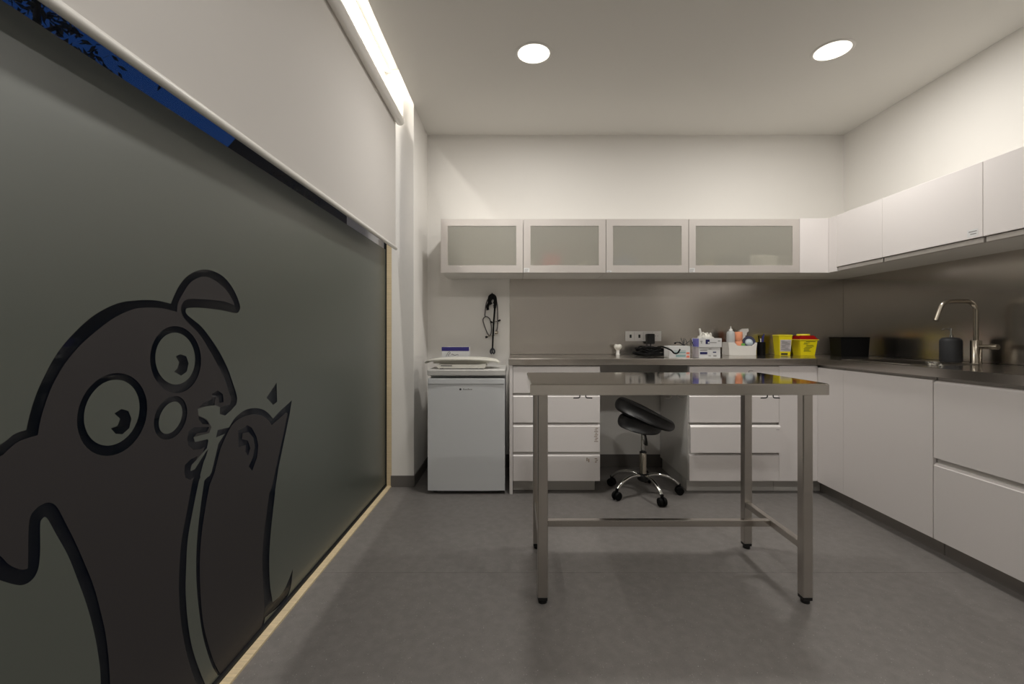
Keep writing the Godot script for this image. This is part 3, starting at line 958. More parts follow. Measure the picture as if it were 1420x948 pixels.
# ---------------------------------------------------------------- steel table
func table() -> void:
	var t := thing("steel_table", "stainless steel examination table with square legs and a polished top", "table", at(0.65, 0, 2.06))
	var x0 := 0.057
	var x1 := 1.244
	var d0 := 1.79
	var d1 := 2.33
	var yt := 0.878
	var yb := 0.834
	# top: rounded at its right corners
	var st := new_st()
	var out := [Vector2(x0, d0), Vector2(x0, d1)]
	for k in 7:
		var a := PI / 2 - k * PI / 12
		out.append(Vector2(x1 - 0.02, d1 - 0.02) + Vector2(cos(a), sin(a)) * 0.02)
	for k in 7:
		var a := -k * PI / 12
		out.append(Vector2(x1 - 0.02, d0 + 0.02) + Vector2(cos(a), sin(a)) * 0.02)
	var c := Vector2((x0 + x1) / 2, (d0 + d1) / 2)
	var e := 0.005
	var ins := []
	for p in out:
		ins.append(p + Vector2(signf(c.x - p.x), signf(c.y - p.y)) * e)
	for k in out.size():
		var a: Vector2 = out[k]
		var b: Vector2 = out[(k + 1) % out.size()]
		var ia: Vector2 = ins[k]
		var ib: Vector2 = ins[(k + 1) % out.size()]
		var n := Vector2((b - a).y, -(b - a).x)
		if n.dot((a + b) / 2 - c) < 0:
			n = -n
		n = n.normalized()
		var n3 := Vector3(n.x, 0, -n.y)
		quad(st, at(a.x, yb, a.y), at(b.x, yb, b.y), at(b.x, yt - e, b.y), at(a.x, yt - e, a.y), n3)
		quad(st, at(a.x, yt - e, a.y), at(b.x, yt - e, b.y), at(ib.x, yt, ib.y), at(ia.x, yt, ia.y), n3 + Vector3.UP)
		tri(st, at(c.x, yt, c.y), at(ia.x, yt, ia.y), at(ib.x, yt, ib.y), Vector3.UP)
		tri(st, at(c.x, yb, c.y), at(a.x, yb, a.y), at(b.x, yb, b.y), Vector3.DOWN)
	obj("table_top", st, "steel_table", t)
	for lx in [0.088, 1.141]:
		for ld in [1.805, 2.27]:
			var l := obj("leg", bx(new_st(), lx, lx + 0.040, 0.026, yb, ld, ld + 0.040, 0.003), "steel_upright", t)
			st = new_st()
			cyl(st, at(lx + 0.02, 0.0, ld + 0.02), 0.017, 0.016)
			bx(st, lx + 0.001, lx + 0.039, 0.014, 0.028, ld + 0.001, ld + 0.039, 0.002)
			obj("foot", st, "black_plastic", l)
		obj("side_rail", bx(new_st(), lx + 0.006, lx + 0.034, 0.207, 0.235, 1.845, 2.27, 0.002), "steel_upright", t)
	obj("long_rail", bx(new_st(), 0.122, 1.147, 0.208, 0.236, 2.045, 2.073, 0.002), "steel_horizontal", t)
	# pairs of small wire hooks under the top
	for hx in [0.271, 0.640, 1.027]:
		for e2 in [-1.0, 1.0]:
			obj("hook", hook(hx + e2 * 0.012, e2, 1.835, yb), "grip_rail" if hx == 0.640 else "black_plastic", t)

func hook(x: float, s: float, d: float, y: float) -> SurfaceTool:
	return tube(new_st(), smooth_path([at(x, y, d), at(x, y - 0.012, d), at(x + s * 0.005, y - 0.017, d), at(x + s * 0.026, y - 0.018, d)], 4), 0.0022, -1.0, 8)

# ---------------------------------------------------------------- stool
func stool() -> void:
	var cx := 0.86
	var cd := 3.07
	var t := thing("swivel_stool", "black saddle stool on five chrome legs with casters", "stool", at(cx, 0, cd))
	obj("column", lathe(new_st(), at(cx, 0.10, cd), [Vector2(0.0, 0), Vector2(0.026, 0.0), Vector2(0.0245, 0.03), Vector2(0.023, 0.035), Vector2(0.023, 0.176), Vector2(0.020, 0.179), Vector2(0.0, 0.179)]), "satin_nickel", t)
	obj("collar", cyl(new_st(), at(cx, 0.274, cd), 0.024, 0.007), "black_plastic", t)
	obj("gas_lift", cyl(new_st(), at(cx, 0.279, cd), 0.014, 0.15), "chrome", t)
	obj("hub", lathe(new_st(), at(cx, 0.085, cd), [Vector2(0, 0), Vector2(0.026, 0), Vector2(0.040, 0.012), Vector2(0.040, 0.040), Vector2(0.028, 0.052), Vector2(0, 0.052)]), "black_plastic", t)
	obj("height_lever", tube(new_st(), smooth_path([at(cx + 0.005, 0.415, cd - 0.02), at(cx + 0.010, 0.385, cd - 0.026), at(cx + 0.014, 0.350, cd - 0.026), at(cx + 0.012, 0.330, cd - 0.026)], 5), 0.005, 0.011, 10), "black_plastic", t)
	for k in 5:
		var a := deg_to_rad(-77.0 + 72.0 * k)
		var dirn := Vector3(cos(a), 0, -sin(a))
		var c := at(cx, 0, cd)
		var pts := [c + dirn * 0.02 + Vector3.UP * 0.118, c + dirn * 0.07 + Vector3.UP * 0.130, c + dirn * 0.13 + Vector3.UP * 0.126, c + dirn * 0.19 + Vector3.UP * 0.104, c + dirn * 0.232 + Vector3.UP * 0.070]
		var l := obj("leg", tube(new_st(), smooth_path(pts, 5), 0.015, 0.012, 12, 0.75), "chrome", t)
		var w := c + dirn * 0.238
		var side := Vector3(-dirn.z, 0, dirn.x)
		var st := new_st()
		for s in [-1.0, 1.0]:
			lathe(st, w + side * (s * 0.005) + Vector3.UP * 0.0275, [Vector2(0, 0), Vector2(0.024, 0), Vector2(0.0275, 0.004), Vector2(0.0275, 0.014), Vector2(0.024, 0.019), Vector2(0, 0.019)], 18, side * s)
		tube(st, [w + Vector3.UP * 0.045, w + Vector3.UP * 0.072], 0.010)
		obj("caster", st, "matt_black", l)
	obj("seat_shell", cushion(at(cx - 0.030, 0.468, cd - 0.02), 0.145, 0.14, 0.088, deg_to_rad(-13.0), 0.0), "black_vinyl", t)
	obj("seat", cushion(at(cx + 0.012, 0.530, cd), 0.212, 0.185, 0.098, deg_to_rad(-24.0), 0.020), "black_vinyl", t)

# round padded seat: thick rounded edge, top dished, turned about the viewing axis
func cushion(c: Vector3, rx: float, rz: float, thick: float, tilt: float, dish: float) -> SurfaceTool:
	var st := new_st()
	var na := 56
	var prof := []
	for k in 7:
		var r := k / 7.0 * 0.80
		prof.append(Vector2(r, thick / 2 - dish * pow(1.0 - r / 0.8, 0.8) ))
	for k in 13:
		var a := PI / 2 - k * PI / 12
		prof.append(Vector2(0.80 + 0.20 * cos(a), thick / 2 * sin(a)))
	prof.append(Vector2(0.4, -thick / 2))
	prof.append(Vector2(0.0, -thick / 2))
	var b := Basis(Vector3(0, 0, 1), tilt)
	var scale := Vector3(rx, 1, rz)
	var pn := []
	for i in prof.size():
		var e: Vector2 = prof[mini(i + 1, prof.size() - 1)] - prof[maxi(i - 1, 0)]
		pn.append(Vector2(e.y * -1.0, e.x * rx))
	for i in prof.size() - 1:
		for k in na:
			var p := []
			var n := []
			for q in [[i, k], [i, k + 1], [i + 1, k + 1], [i + 1, k]]:
				var a: float = TAU * q[1] / na
				var v: Vector2 = prof[q[0]]
				var w: Vector2 = pn[q[0]]
				# the pad narrows a little towards its low end
				var nar := 1.0 - 0.16 * maxf(0.0, cos(a)) * v.x
				p.append(c + b * (Vector3(v.x * cos(a), v.y * (1.0 - 0.30 * maxf(0.0, cos(a)) * v.x), v.x * sin(a) * nar) * scale))
				n.append((b * Vector3(-w.x * cos(a), w.y, -w.x * sin(a)).normalized() if w.y >= 0.0 else b * Vector3(-w.x * cos(a), w.y, -w.x * sin(a)).normalized()))
			squad(st, p, n)
	return st

# ---------------------------------------------------------------- on the wall
func wall_things() -> void:
	var D := DB
	# four-gang socket plate on the steel panel
	var f := D - 0.006
	var t := thing("socket_plate", "white four-gang wall socket plate on the steel panel", "socket", at(1.03, 1.017, f))
	obj("plate", bx(new_st(), 0.886, 1.177, 1.017, 1.098, f - 0.010, f, 0.003), "socket_white", t)
	for x in [0.928, 0.999]:
		obj("usb_port", bx(new_st(), x - 0.008, x + 0.008, 1.043, 1.070, f - 0.0112, f - 0.009, 0.0005), "black_plastic", t)
	for x in [0.958, 1.031, 1.104]:
		obj("joint", bx(new_st(), x - 0.0006, x + 0.0006, 1.024, 1.092, f - 0.0106, f - 0.009, 0.0), "grey_ink", t)
	obj("socket_well", lathe(new_st(), at(1.138, 1.058, f - 0.0101), [Vector2(0.0, -0.0005), Vector2(0.019, -0.0005), Vector2(0.020, 0.003), Vector2(0.023, 0.003), Vector2(0.024, 0)], 28, Vector3(0, 0, 1)), "socket_white", t)
	marks(t, "contact_holes", "ink", [[1.127, 1.132, 1.056, 1.061], [1.144, 1.149, 1.056, 1.061]], f - 0.0096, 0.0009)
	# charger in the third socket
	t = thing("plug_adapter", "black plug-in charger with its lead hanging from the socket plate", "charger", at(1.078, 0.99, f))
	obj("housing", bx(new_st(), 1.047, 1.108, 0.995, 1.076, f - 0.066, f - 0.0105, 0.005), "black_plastic", t)
	obj("lead", tube(new_st(), smooth_path([at(1.077, 0.997, f - 0.05), at(1.077, 0.962, f - 0.055), at(1.07, 0.935, f - 0.07), at(1.03, 0.918, f - 0.10), at(0.97, 0.915, f - 0.13)], 6), 0.0045, 0.003), "black_plastic", t)
	# hook, stethoscope and lead by the fridge
	t = thing("wall_hook", "small black hook on the white wall above the fridge", "hook", px(682, 410, D))
	var hk := px(682.4, 411, D)
	var st := new_st()
	tube(st, [hk + Vector3(0, 0.030, 0.006), hk + Vector3(0, 0.012, 0.007), hk + Vector3(0, -0.02, 0.010)], 0.003, 0.008, 8)
	tube(st, smooth_path([hk + Vector3(0, -0.012, 0.008), hk + Vector3(0, -0.020, 0.030), hk + Vector3(0, 0.002, 0.044)], 5), 0.006, 0.004, 8)
	obj("hook", st, "matt_black", t)
	t = thing("stethoscope", "grey stethoscope hanging in loops on the wall hook", "stethoscope", px(680, 468, D))
	var z := 3.668
	var l := func(p: Array) -> Array: return smooth_path(p.map(func(q): return px(650 + q[0] / 9.03, 395 + q[1] / 9.03, z)), 5)
	obj("tubing", tube(new_st(), l.call([[290, 150], [240, 180], [215, 250], [205, 340], [205, 390], [235, 400], [265, 430], [280, 500], [285, 560], [275, 620], [250, 630], [215, 560], [190, 490], [178, 440], [190, 410], [215, 395]]), 0.0045, -1.0, 8), "rubber_tube", t)
	obj("tubing", tube(new_st(), l.call([[290, 150], [340, 190], [358, 260], [362, 400], [358, 520], [350, 575], [335, 610]]), 0.0045, -1.0, 8), "rubber_tube", t)
	obj("binaural", tube(new_st(), l.call([[285, 465], [320, 460], [355, 455], [378, 445]]), 0.003, -1.0, 8), "satin_nickel", t)
	obj("ear_tip", tube(new_st(), l.call([[368, 452], [380, 445], [398, 438]]), 0.008, 0.006, 10), "matt_black", t)
	obj("ear_tip", tube(new_st(), l.call([[272, 458], [285, 464], [298, 472]]), 0.008, 0.006, 10), "matt_black", t)
	obj("binaural", tube(new_st(), l.call([[225, 652], [255, 642], [290, 636], [325, 625]]), 0.003, -1.0, 8), "satin_nickel", t)
	obj("ear_tip", tube(new_st(), l.call([[208, 654], [222, 652], [238, 648]]), 0.009, 0.006, 10), "matt_black", t)
	obj("chest_piece", cyl(new_st(), px(650 + 345 / 9.03, 395 + 595 / 9.03, z - 0.004), 0.014, 0.010, Vector3(0.3, 0.2, 0.93).normalized()), "satin_nickel", t)
	t = thing("pet_lead", "black lead bundled on the wall hook, its strap hanging straight down", "lead", px(683, 450, D))
	var z2 := 3.650
	var q2 := func(p: Array) -> Array: return smooth_path(p.map(func(q): return px(650 + q[0] / 9.03, 395 + q[1] / 9.03, z2)), 5)
	for p in [[[255, 190], [262, 145], [295, 125], [330, 150], [335, 210], [325, 290]], [[262, 250], [255, 200], [280, 150], [320, 150], [338, 200], [322, 270]], [[240, 312], [235, 270], [255, 225], [270, 170], [300, 140], [325, 170]], [[285, 240], [268, 215], [275, 180], [305, 160], [330, 190], [318, 235]]]:
		obj("loop", tube(new_st(), q2.call(p), 0.011, -1.0, 8), "matt_black", t)
	obj("strap", tube(new_st(), q2.call([[326, 270], [322, 350], [312, 470], [305, 620], [298, 790]]), 0.0075, 0.0065, 8), "matt_black", t)
	st = new_st()
	for s in [-1, 1]:
		tube(st, q2.call([[298, 790], [298 + s * 22, 815], [298 + s * 24, 845], [298 + s * 8, 862]]), 0.006, 0.007, 8)
	tube(st, q2.call([[298, 785], [296, 830], [300, 855]]), 0.006, 0.006, 8)
	obj("clip", st, "ink", t)

# ---------------------------------------------------------------- on the worktop below the glass cupboards
func coil(c: Vector3, rx: float, rz: float, turns: float, lift: float, sd: int) -> Array:
	var r := RandomNumberGenerator.new()
	r.seed = sd
	var pts := []
	var n := int(turns * 9)
	for k in n:
		var a := TAU * k / 9.0 + 0.1 * sin(k)
		var w := 0.75 + 0.25 * r.randf()
		pts.append(c + Vector3(cos(a) * rx * w, 0.006 + lift * r.randf(), sin(a) * rz * w))
	return smooth_path(pts, 4)

func counter_things() -> void:
	var Y := 0.9105
	# tooth-shaped ornament
	var p := Vector3(px(856.8, 490, 3.60).x, Y, -3.60)
	var t := thing("tooth_model", "small white tooth-shaped ornament on a stand beside the sockets", "ornament", p)
	obj("stand", lathe(new_st(), p, [Vector2(0, 0), Vector2(0.016, 0), Vector2(0.016, 0.006), Vector2(0.013, 0.012), Vector2(0.014, 0.040), Vector2(0.0, 0.040)], 20), "white_plastic", t)
	var st := new_st()
	lathe(st, p + Vector3.UP * 0.036, [Vector2(0.0, 0), Vector2(0.018, 0.004), Vector2(0.029, 0.018), Vector2(0.032, 0.032), Vector2(0.027, 0.042), Vector2(0.012, 0.044), Vector2(0, 0.040)], 24)
	for k in 4:
		var a := PI / 4 + k * PI / 2
		lathe(st, p + Vector3(cos(a) * 0.019, 0.068, sin(a) * 0.019), [Vector2(0.013, 0), Vector2(0.011, 0.009), Vector2(0.006, 0.014), Vector2(0, 0.0155)], 12)
	obj("crown", st, "scale_white", t)
	# heaped cables
	var cc := Vector3(1.04, Y, -3.42)
	var labs := ["thick black cable lying in a flat coil on the worktop", "black cable looped over the flat coil, end reaching the striped box", "thin black cable heaped under the charger"]
	var o := obj("cable", tube(new_st(), coil(cc + Vector3(-0.02, 0, 0.05), 0.165, 0.075, 4.2, 0.022, 3), 0.0055, -1.0, 7), "matt_black")
	tag(o, labs[0], "cable", "cables heaped on the worktop")
	var pts := coil(cc + Vector3(0.02, 0.016, -0.02), 0.12, 0.06, 3.2, 0.03, 5)
	pts = pts + smooth_path([pts[pts.size() - 1], px(912, 482, 3.30), px(918, 480.5, 3.14), px(930, 485, 3.085), px(935, 489.5, 3.07), px(940, 489, 3.07), px(943, 484, 3.075)], 6)
	o = obj("cable", tube(new_st(), pts, 0.0055, -1.0, 7), "matt_black")
	tag(o, labs[1], "cable", "cables heaped on the worktop")
	o = obj("cable", tube(new_st(), coil(cc + Vector3(-0.02, 0.028, -0.09), 0.10, 0.05, 3.6, 0.034, 8), 0.005, -1.0, 7), "matt_black")
	tag(o, labs[2], "cable", "cables heaped on the worktop")
	# striped card box with thin wires on it
	var d := 3.11
	var a := px(928, 496, d).x
	var b := px(957, 496, d).x
	t = thing("card_box", "white card box with grey-blue stripes and orange squares", "box", at((a + b) / 2, Y, d + 0.05))
	obj("body", bx(new_st(), a, b, Y, 0.992, d, d + 0.11, 0.001), "white_card", t)
	marks(t, "printed_stripes", "teal_print", [[a + 0.028, b - 0.030, 0.957, 0.961], [a + 0.035, b - 0.030, 0.942, 0.952], [a + 0.045, b - 0.030, 0.917, 0.934]], d)
	marks(t, "printed_squares", "orange_print", [[b - 0.026, b - 0.004, 0.936, 0.950], [b - 0.026, b - 0.004, 0.913, 0.928]], d)
	t = thing("wire_bundle", "tangle of thin dark wires lying on the striped card box", "wires", at((a + b) / 2, 0.992, d + 0.05))
	var r := RandomNumberGenerator.new()
	r.seed = 12
	obj("wire", tube(new_st(), smooth_path([at(a + 0.055, 1.012, d + 0.04), at(a + 0.075, 1.018, d + 0.045), at(a + 0.10, 1.008, d + 0.05), at(a + 0.125, 0.997, d + 0.05)], 5), 0.0025, -1.0, 6), "matt_black", t)
	obj("wire_end", tube(new_st(), [at(a + 0.050, 1.009, d + 0.04), at(a + 0.060, 1.013, d + 0.04)], 0.006, -1.0, 8), "matt_black", t)
	for k in 11:
		var x := a + 0.10 + 0.09 * r.randf()
		var dx := (r.randf() - 0.5) * 0.06
		obj("wire", tube(new_st(), smooth_path([at(x, 0.993, d + 0.03 + 0.06 * r.randf()), at(x + dx * 0.4, 1.012, d + 0.05), at(x + dx, 1.020 + 0.028 * r.randf(), d + 0.03 + 0.05 * r.randf())], 4), 0.0018, -1.0, 6), "ink", t)
	# two glove boxes
	d = 3.10
	a = px(969.5, 490, d).x
	b = px(999, 490, d).x
	t = thing("glove_box", "white glove box with navy print, lower of two stacked", "box", at((a + b) / 2, Y, d + 0.06), "stacked glove boxes")
	obj("body", bx(new_st(), a, b, Y, 0.984, d, d + 0.12, 0.001), "white_card", t)
	marks(t, "navy_print", "navy_print", [[a + 0.006, a + 0.056, 0.936, 0.952], [a + 0.094, a + 0.116, 0.947, 0.954]], d)
	marks(t, "lettering", "grey_ink", [[a + 0.006, a + 0.055, 0.960, 0.965], [a + 0.065, a + 0.084, 0.970, 0.974], [a + 0.064, a + 0.080, 0.924, 0.928], [a + 0.096, a + 0.118, 0.922, 0.929]], d)
	obj("grey_end", bx(new_st(), a - 0.0006, a, Y + 0.003, 0.982, d + 0.004, d + 0.116, 0.0), "label_paper", t)
	d = 3.094
	a = px(969.5, 475, d).x
	b = px(1001, 475, d).x
	t = thing("glove_box", "white glove box with a lilac end, lying on the navy-printed one", "box", at((a + b) / 2, 0.984, d + 0.06), "stacked glove boxes")
	obj("body", bx(new_st(), a, b, 0.9845, 1.045, d, d + 0.125, 0.001), "white_card", t)
	obj("lilac_end", bx(new_st(), a - 0.0006, a, 0.987, 1.043, d + 0.006, d + 0.112, 0.0), "lilac_print", t)
	marks(t, "printed_emblem", "navy_print", [[a + 0.044, a + 0.071, 1.006, 1.037]], d)
	marks(t, "printed_leaf", "white_card", [[a + 0.059, a + 0.069, 1.010, 1.021]], d - 0.0006, 0.0004)
	marks(t, "lettering", "grey_ink", [[a + 0.074, a + 0.118, 1.014, 1.018], [a + 0.008, a + 0.022, 1.022, 1.027], [a + 0.012, a + 0.019, 1.011, 1.018], [a + 0.128, a + 0.144, 1.024, 1.030]], d)
	# crumpled gloves pulled from the top
	t = thing("pulled_glove", "crumpled white glove sticking out of the upper glove box", "glove", at((a + b) / 2, 1.045, d + 0.05))
	r.seed = 31
	st = new_st()
	crumple(st, at(a + 0.070, 1.046, d + 0.06), 0.048, 0.030, 0.032, 4)
	for k in 4:
		var x0 := a + 0.028 + 0.022 * k
		tube(st, smooth_path([at(x0, 1.046, d + 0.055), at(x0 + 0.004, 1.072, d + 0.05), at(x0 + (r.randf() - 0.5) * 0.02, 1.088 + 0.026 * r.randf() - 0.006 * k, d + 0.05)], 4), 0.011, 0.006, 9)
	obj("glove", st, "tissue", t)
	# white tub with supplies
	d = 3.49
	a = px(1010, 490, d).x
	b = px(1050, 490, d).x
	t = thing("storage_tub", "white plastic tub with a dipped front edge, full of supplies", "tub", at((a + b) / 2, Y, d + 0.07))
	var wdt := b - a
	var outline := PackedVector2Array()
	for q in [[0.012, 0.0], [wdt - 0.012, 0.0], [wdt, 0.098], [wdt - 0.012, 0.098], [wdt - 0.030, 0.082], [wdt - 0.040, 0.074], [0.080, 0.074], [0.066, 0.078], [0.056, 0.092], [0.042, 0.100], [0.0, 0.100]]:
		outline.append(Vector2(a + q[0], Y + q[1]))
	obj("front", slab(new_st(), outline, d, d + 0.003), "white_plastic", t)
	st = new_st()
	bx(st, a + 0.006, a + 0.010, Y, Y + 0.100, d + 0.002, d + 0.12, 0.001)
	bx(st, b - 0.010, b - 0.006, Y, Y + 0.098, d + 0.002, d + 0.12, 0.001)
	bx(st, a + 0.006, b - 0.006, Y, Y + 0.100, d + 0.117, d + 0.12, 0.001)
	bx(st, a + 0.008, b - 0.008, Y, Y + 0.003, d + 0.002, d + 0.118, 0.001)
	obj("shell", st, "white_plastic", t)
	var bp := Vector3(px(1013.3, 480, d + 0.05).x, Y + 0.0035, -(d + 0.05))
	t = thing("squeeze_bottle", "translucent grey squeeze bottle with a pointed nozzle in the tub", "bottle", bp)
	obj("bottle_body", lathe(new_st(), bp, [Vector2(0, 0), Vector2(0.029, 0), Vector2(0.031, 0.004), Vector2(0.031, 0.165), Vector2(0.026, 0.178), Vector2(0.014, 0.184), Vector2(0, 0.184)], 24), "bottle_translucent", t)
	obj("nozzle", lathe(new_st(), bp + Vector3.UP * 0.184, [Vector2(0.015, 0), Vector2(0.014, 0.012), Vector2(0.005, 0.018), Vector2(0.002, 0.038), Vector2(0, 0.038)], 16), "white_plastic", t)
	bp = Vector3(px(1024, 480, d + 0.045).x, Y + 0.0035, -(d + 0.045))
	for k in 2:
		var roll := obj("bandage_roll", lathe(new_st(), bp + Vector3.UP * (0.036 + 0.072 * k) + Vector3(0, 0, 0), [Vector2(0.010, 0), Vector2(0.026, 0), Vector2(0.029, 0.004), Vector2(0.029, 0.066), Vector2(0.026, 0.070), Vector2(0.010, 0.070)] if k == 1 else [Vector2(0.010, -0.036), Vector2(0.026, -0.036), Vector2(0.029, -0.032), Vector2(0.029, 0.066), Vector2(0.026, 0.070), Vector2(0.010, 0.070)], 24), "peach_wrap")
		tag(roll, ["peach bandage roll at the bottom of the tub", "peach bandage roll standing on another in the tub"][k], "bandage", "peach bandage rolls")
	bp = Vector3(px(1031, 480, d + 0.085).x, Y + 0.0035, -(d + 0.084))
	t = thing("spray_bottle", "white trigger spray bottle behind the bandages in the tub", "bottle", bp)
	obj("bottle_body", lathe(new_st(), bp, [Vector2(0, 0), Vector2(0.028, 0), Vector2(0.030, 0.004), Vector2(0.030, 0.11), Vector2(0.014, 0.135), Vector2(0.012, 0.150), Vector2(0, 0.150)], 24), "white_plastic", t)
	st = new_st()
	slab(st, PackedVector2Array([Vector2(bp.x - 0.040, bp.y + 0.184), Vector2(bp.x - 0.020, bp.y + 0.172), Vector2(bp.x - 0.008, bp.y + 0.148), Vector2(bp.x + 0.018, bp.y + 0.148), Vector2(bp.x + 0.022, bp.y + 0.172), Vector2(bp.x + 0.036, bp.y + 0.182), Vector2(bp.x + 0.034, bp.y + 0.203), Vector2(bp.x - 0.010, bp.y + 0.203)]), -bp.z - 0.010, -bp.z + 0.010)
	obj("trigger_head", st, "white_plastic", t)
	bp = Vector3(px(1039, 478, d + 0.04).x, Y + 0.083, -(d + 0.042))
	t = thing("tape_roll", "navy tape roll with a pale core leaning in the tub", "tape", bp)
	obj("ring", lathe(new_st(), bp + Vector3(0, 0.012, -0.012), [Vector2(0.030, 0), Vector2(0.046, 0), Vector2(0.048, 0.004), Vector2(0.048, 0.020), Vector2(0.046, 0.024), Vector2(0.030, 0.024), Vector2(0.030, 0)], 32, Vector3(-0.2, 0.25, 0.95).normalized()), "blue_plastic", t)
	obj("core", lathe(new_st(), bp + Vector3(0, 0.010, -0.010), [Vector2(0, 0.0), Vector2(0.031, 0.0), Vector2(0.031, 0.018), Vector2(0.020, 0.028), Vector2(0, 0.032)], 28, Vector3(-0.2, 0.25, 0.95).normalized()), "pale_ball", t)
	bp = Vector3(px(1029.5, 482, d + 0.03).x, Y + 0.0035, -(d + 0.026))
	o = obj("bandage_roll", lathe(new_st(), bp, [Vector2(0, 0), Vector2(0.016, 0), Vector2(0.018, 0.003), Vector2(0.018, 0.083), Vector2(0.015, 0.088), Vector2(0, 0.088)], 20), "green_wrap")
	tag(o, "small green bandage roll at the front of the tub", "bandage")
	# pen cup
	bp = Vector3(px(1055.5, 490, 3.55).x, Y, -3.55)
	t = thing("pen_cup", "black pen cup between the tub and the yellow box", "cup", bp)
	obj("cup", lathe(new_st(), bp, [Vector2(0, 0), Vector2(0.029, 0), Vector2(0.030, 0.002), Vector2(0.031, 0.102), Vector2(0.028, 0.102), Vector2(0.027, 0.006), Vector2(0, 0.006)], 28), "matt_black", t)
	var pens := [[0.004, 0.016, "pen_blue", "blue pen leaning right in the black cup", 0.150], [0.012, 0.022, "pen_blue", "taller blue pen at the right rim of the black cup", 0.165], [-0.010, -0.014, "matt_black", "black pen leaning left in the black cup", 0.150], [-0.004, 0.004, "white_plastic", "white pen upright in the black cup", 0.128]]
	for q in pens:
		o = obj("pen", tube(new_st(), [bp + Vector3(q[0] * 0.3, 0.007, 0.0), bp + Vector3(q[0] + q[1] * 0.6, q[4], -0.005)], 0.0042, 0.0038, 8), q[2])
		tag(o, q[3], "pen", "pens in the black cup")
	# yellow sharps boxes
	d = 3.49
	a = px(1080, 470, d).x
	b = px(1099, 470, d).x
	var c := at((a + b) / 2, Y, d + 0.044)
	t = thing("sharps_box", "narrow yellow sharps box with a white label", "bin", c, "yellow sharps boxes")
	var hw := (b - a) / 2
	obj("body", frustum(new_st(), c, hw - 0.012, 0.034, hw - 0.002, 0.044, 0.148), "yellow_plastic", t)
	obj("lid", bx(new_st(), a - 0.002, b + 0.002, Y + 0.148, Y + 0.158, d - 0.003, d + 0.091, 0.003), "yellow_lid", t)
	var sl := func(y: float) -> float: return d + 0.010 * (1.0 - (y - Y) / 0.148)
	var lab := new_st()
	quad(lab, at(a + 0.014, Y + 0.030, sl.call(Y + 0.030) - 0.0008), at(b - 0.010, Y + 0.030, sl.call(Y + 0.030) - 0.0008), at(b - 0.008, Y + 0.120, sl.call(Y + 0.120) - 0.0008), at(a + 0.012, Y + 0.120, sl.call(Y + 0.120) - 0.0008), Vector3(0, -0.06, 1))
	var lb := obj("label", lab, "label_paper", t)
	r.seed = 5
	lab = new_st()
	for k in 15:
		var yy := Y + 0.036 + 0.0053 * k
		var u0 := a + 0.018 + 0.04 * r.randf() * (1.0 if k % 3 == 0 else 0.1)
		var u1 := minf(b - 0.014, u0 + 0.02 + 0.06 * r.randf())
		quad(lab, at(u0, yy, sl.call(yy) - 0.0014), at(u1, yy, sl.call(yy) - 0.0014), at(u1, yy + 0.0026, sl.call(yy + 0.0026) - 0.0014), at(u0, yy + 0.0026, sl.call(yy + 0.0026) - 0.0014), Vector3(0, -0.06, 1))
	obj("print_lines", lab, "grey_ink", lb)
	lab = new_st()
	quad(lab, at(a + 0.022, Y + 0.004, sl.call(Y + 0.004) - 0.0008), at(b - 0.032, Y + 0.004, sl.call(Y + 0.004) - 0.0008), at(b - 0.032, Y + 0.017, sl.call(Y + 0.017) - 0.0008), at(a + 0.022, Y + 0.017, sl.call(Y + 0.017) - 0.0008), Vector3(0, -0.06, 1))
	obj("base_print", lab, "ink", t)
	# second one with the red lid
	d = 3.49
	a = px(1108.5, 470, d).x
	b = px(1135, 470, d).x
	c = at((a + b) / 2, Y, d + 0.061)
	hw = (b - a) / 2
	t = thing("sharps_box", "wider yellow sharps box with a red lid and yellow cap", "bin", c, "yellow sharps boxes")
	obj("body", frustum(new_st(), c, hw - 0.020, 0.048, hw - 0.006, 0.060, 0.116), "yellow_plastic", t)
	obj("rim", bx(new_st(), a - 0.002, b + 0.004, Y + 0.116, Y + 0.122, d - 0.004, d + 0.126, 0.002), "yellow_lid", t)
	obj("lid", frustum(new_st(), c + Vector3.UP * 0.122, hw, 0.060, hw - 0.026, 0.046, 0.030), "red_plastic", t)
	obj("cap", lathe(new_st(), c + Vector3(-0.006, 0.150, 0), [Vector2(0.046, 0), Vector2(0.046, 0.010), Vector2(0.043, 0.014), Vector2(0, 0.014)], 32), "yellow_lid", t)
	var s2 := func(y: float) -> float: return d + 0.001 + 0.012 * (1.0 - (y - Y) / 0.116)
	lab = new_st()
	for k in 9:
		var yy := Y + 0.030 + 0.0092 * k
		var u0 := a + 0.026 + 0.03 * r.randf()
		var u1 := minf(b - 0.022, u0 + 0.03 + 0.06 * r.randf())
		quad(lab, at(u0, yy, s2.call(yy) - 0.0008), at(u1, yy, s2.call(yy) - 0.0008), at(u1, yy + 0.0036, s2.call(yy + 0.0036) - 0.0008), at(u0, yy + 0.0036, s2.call(yy + 0.0036) - 0.0008), Vector3(0, -0.1, 1))
	obj("print_lines", lab, "green_ink", t)

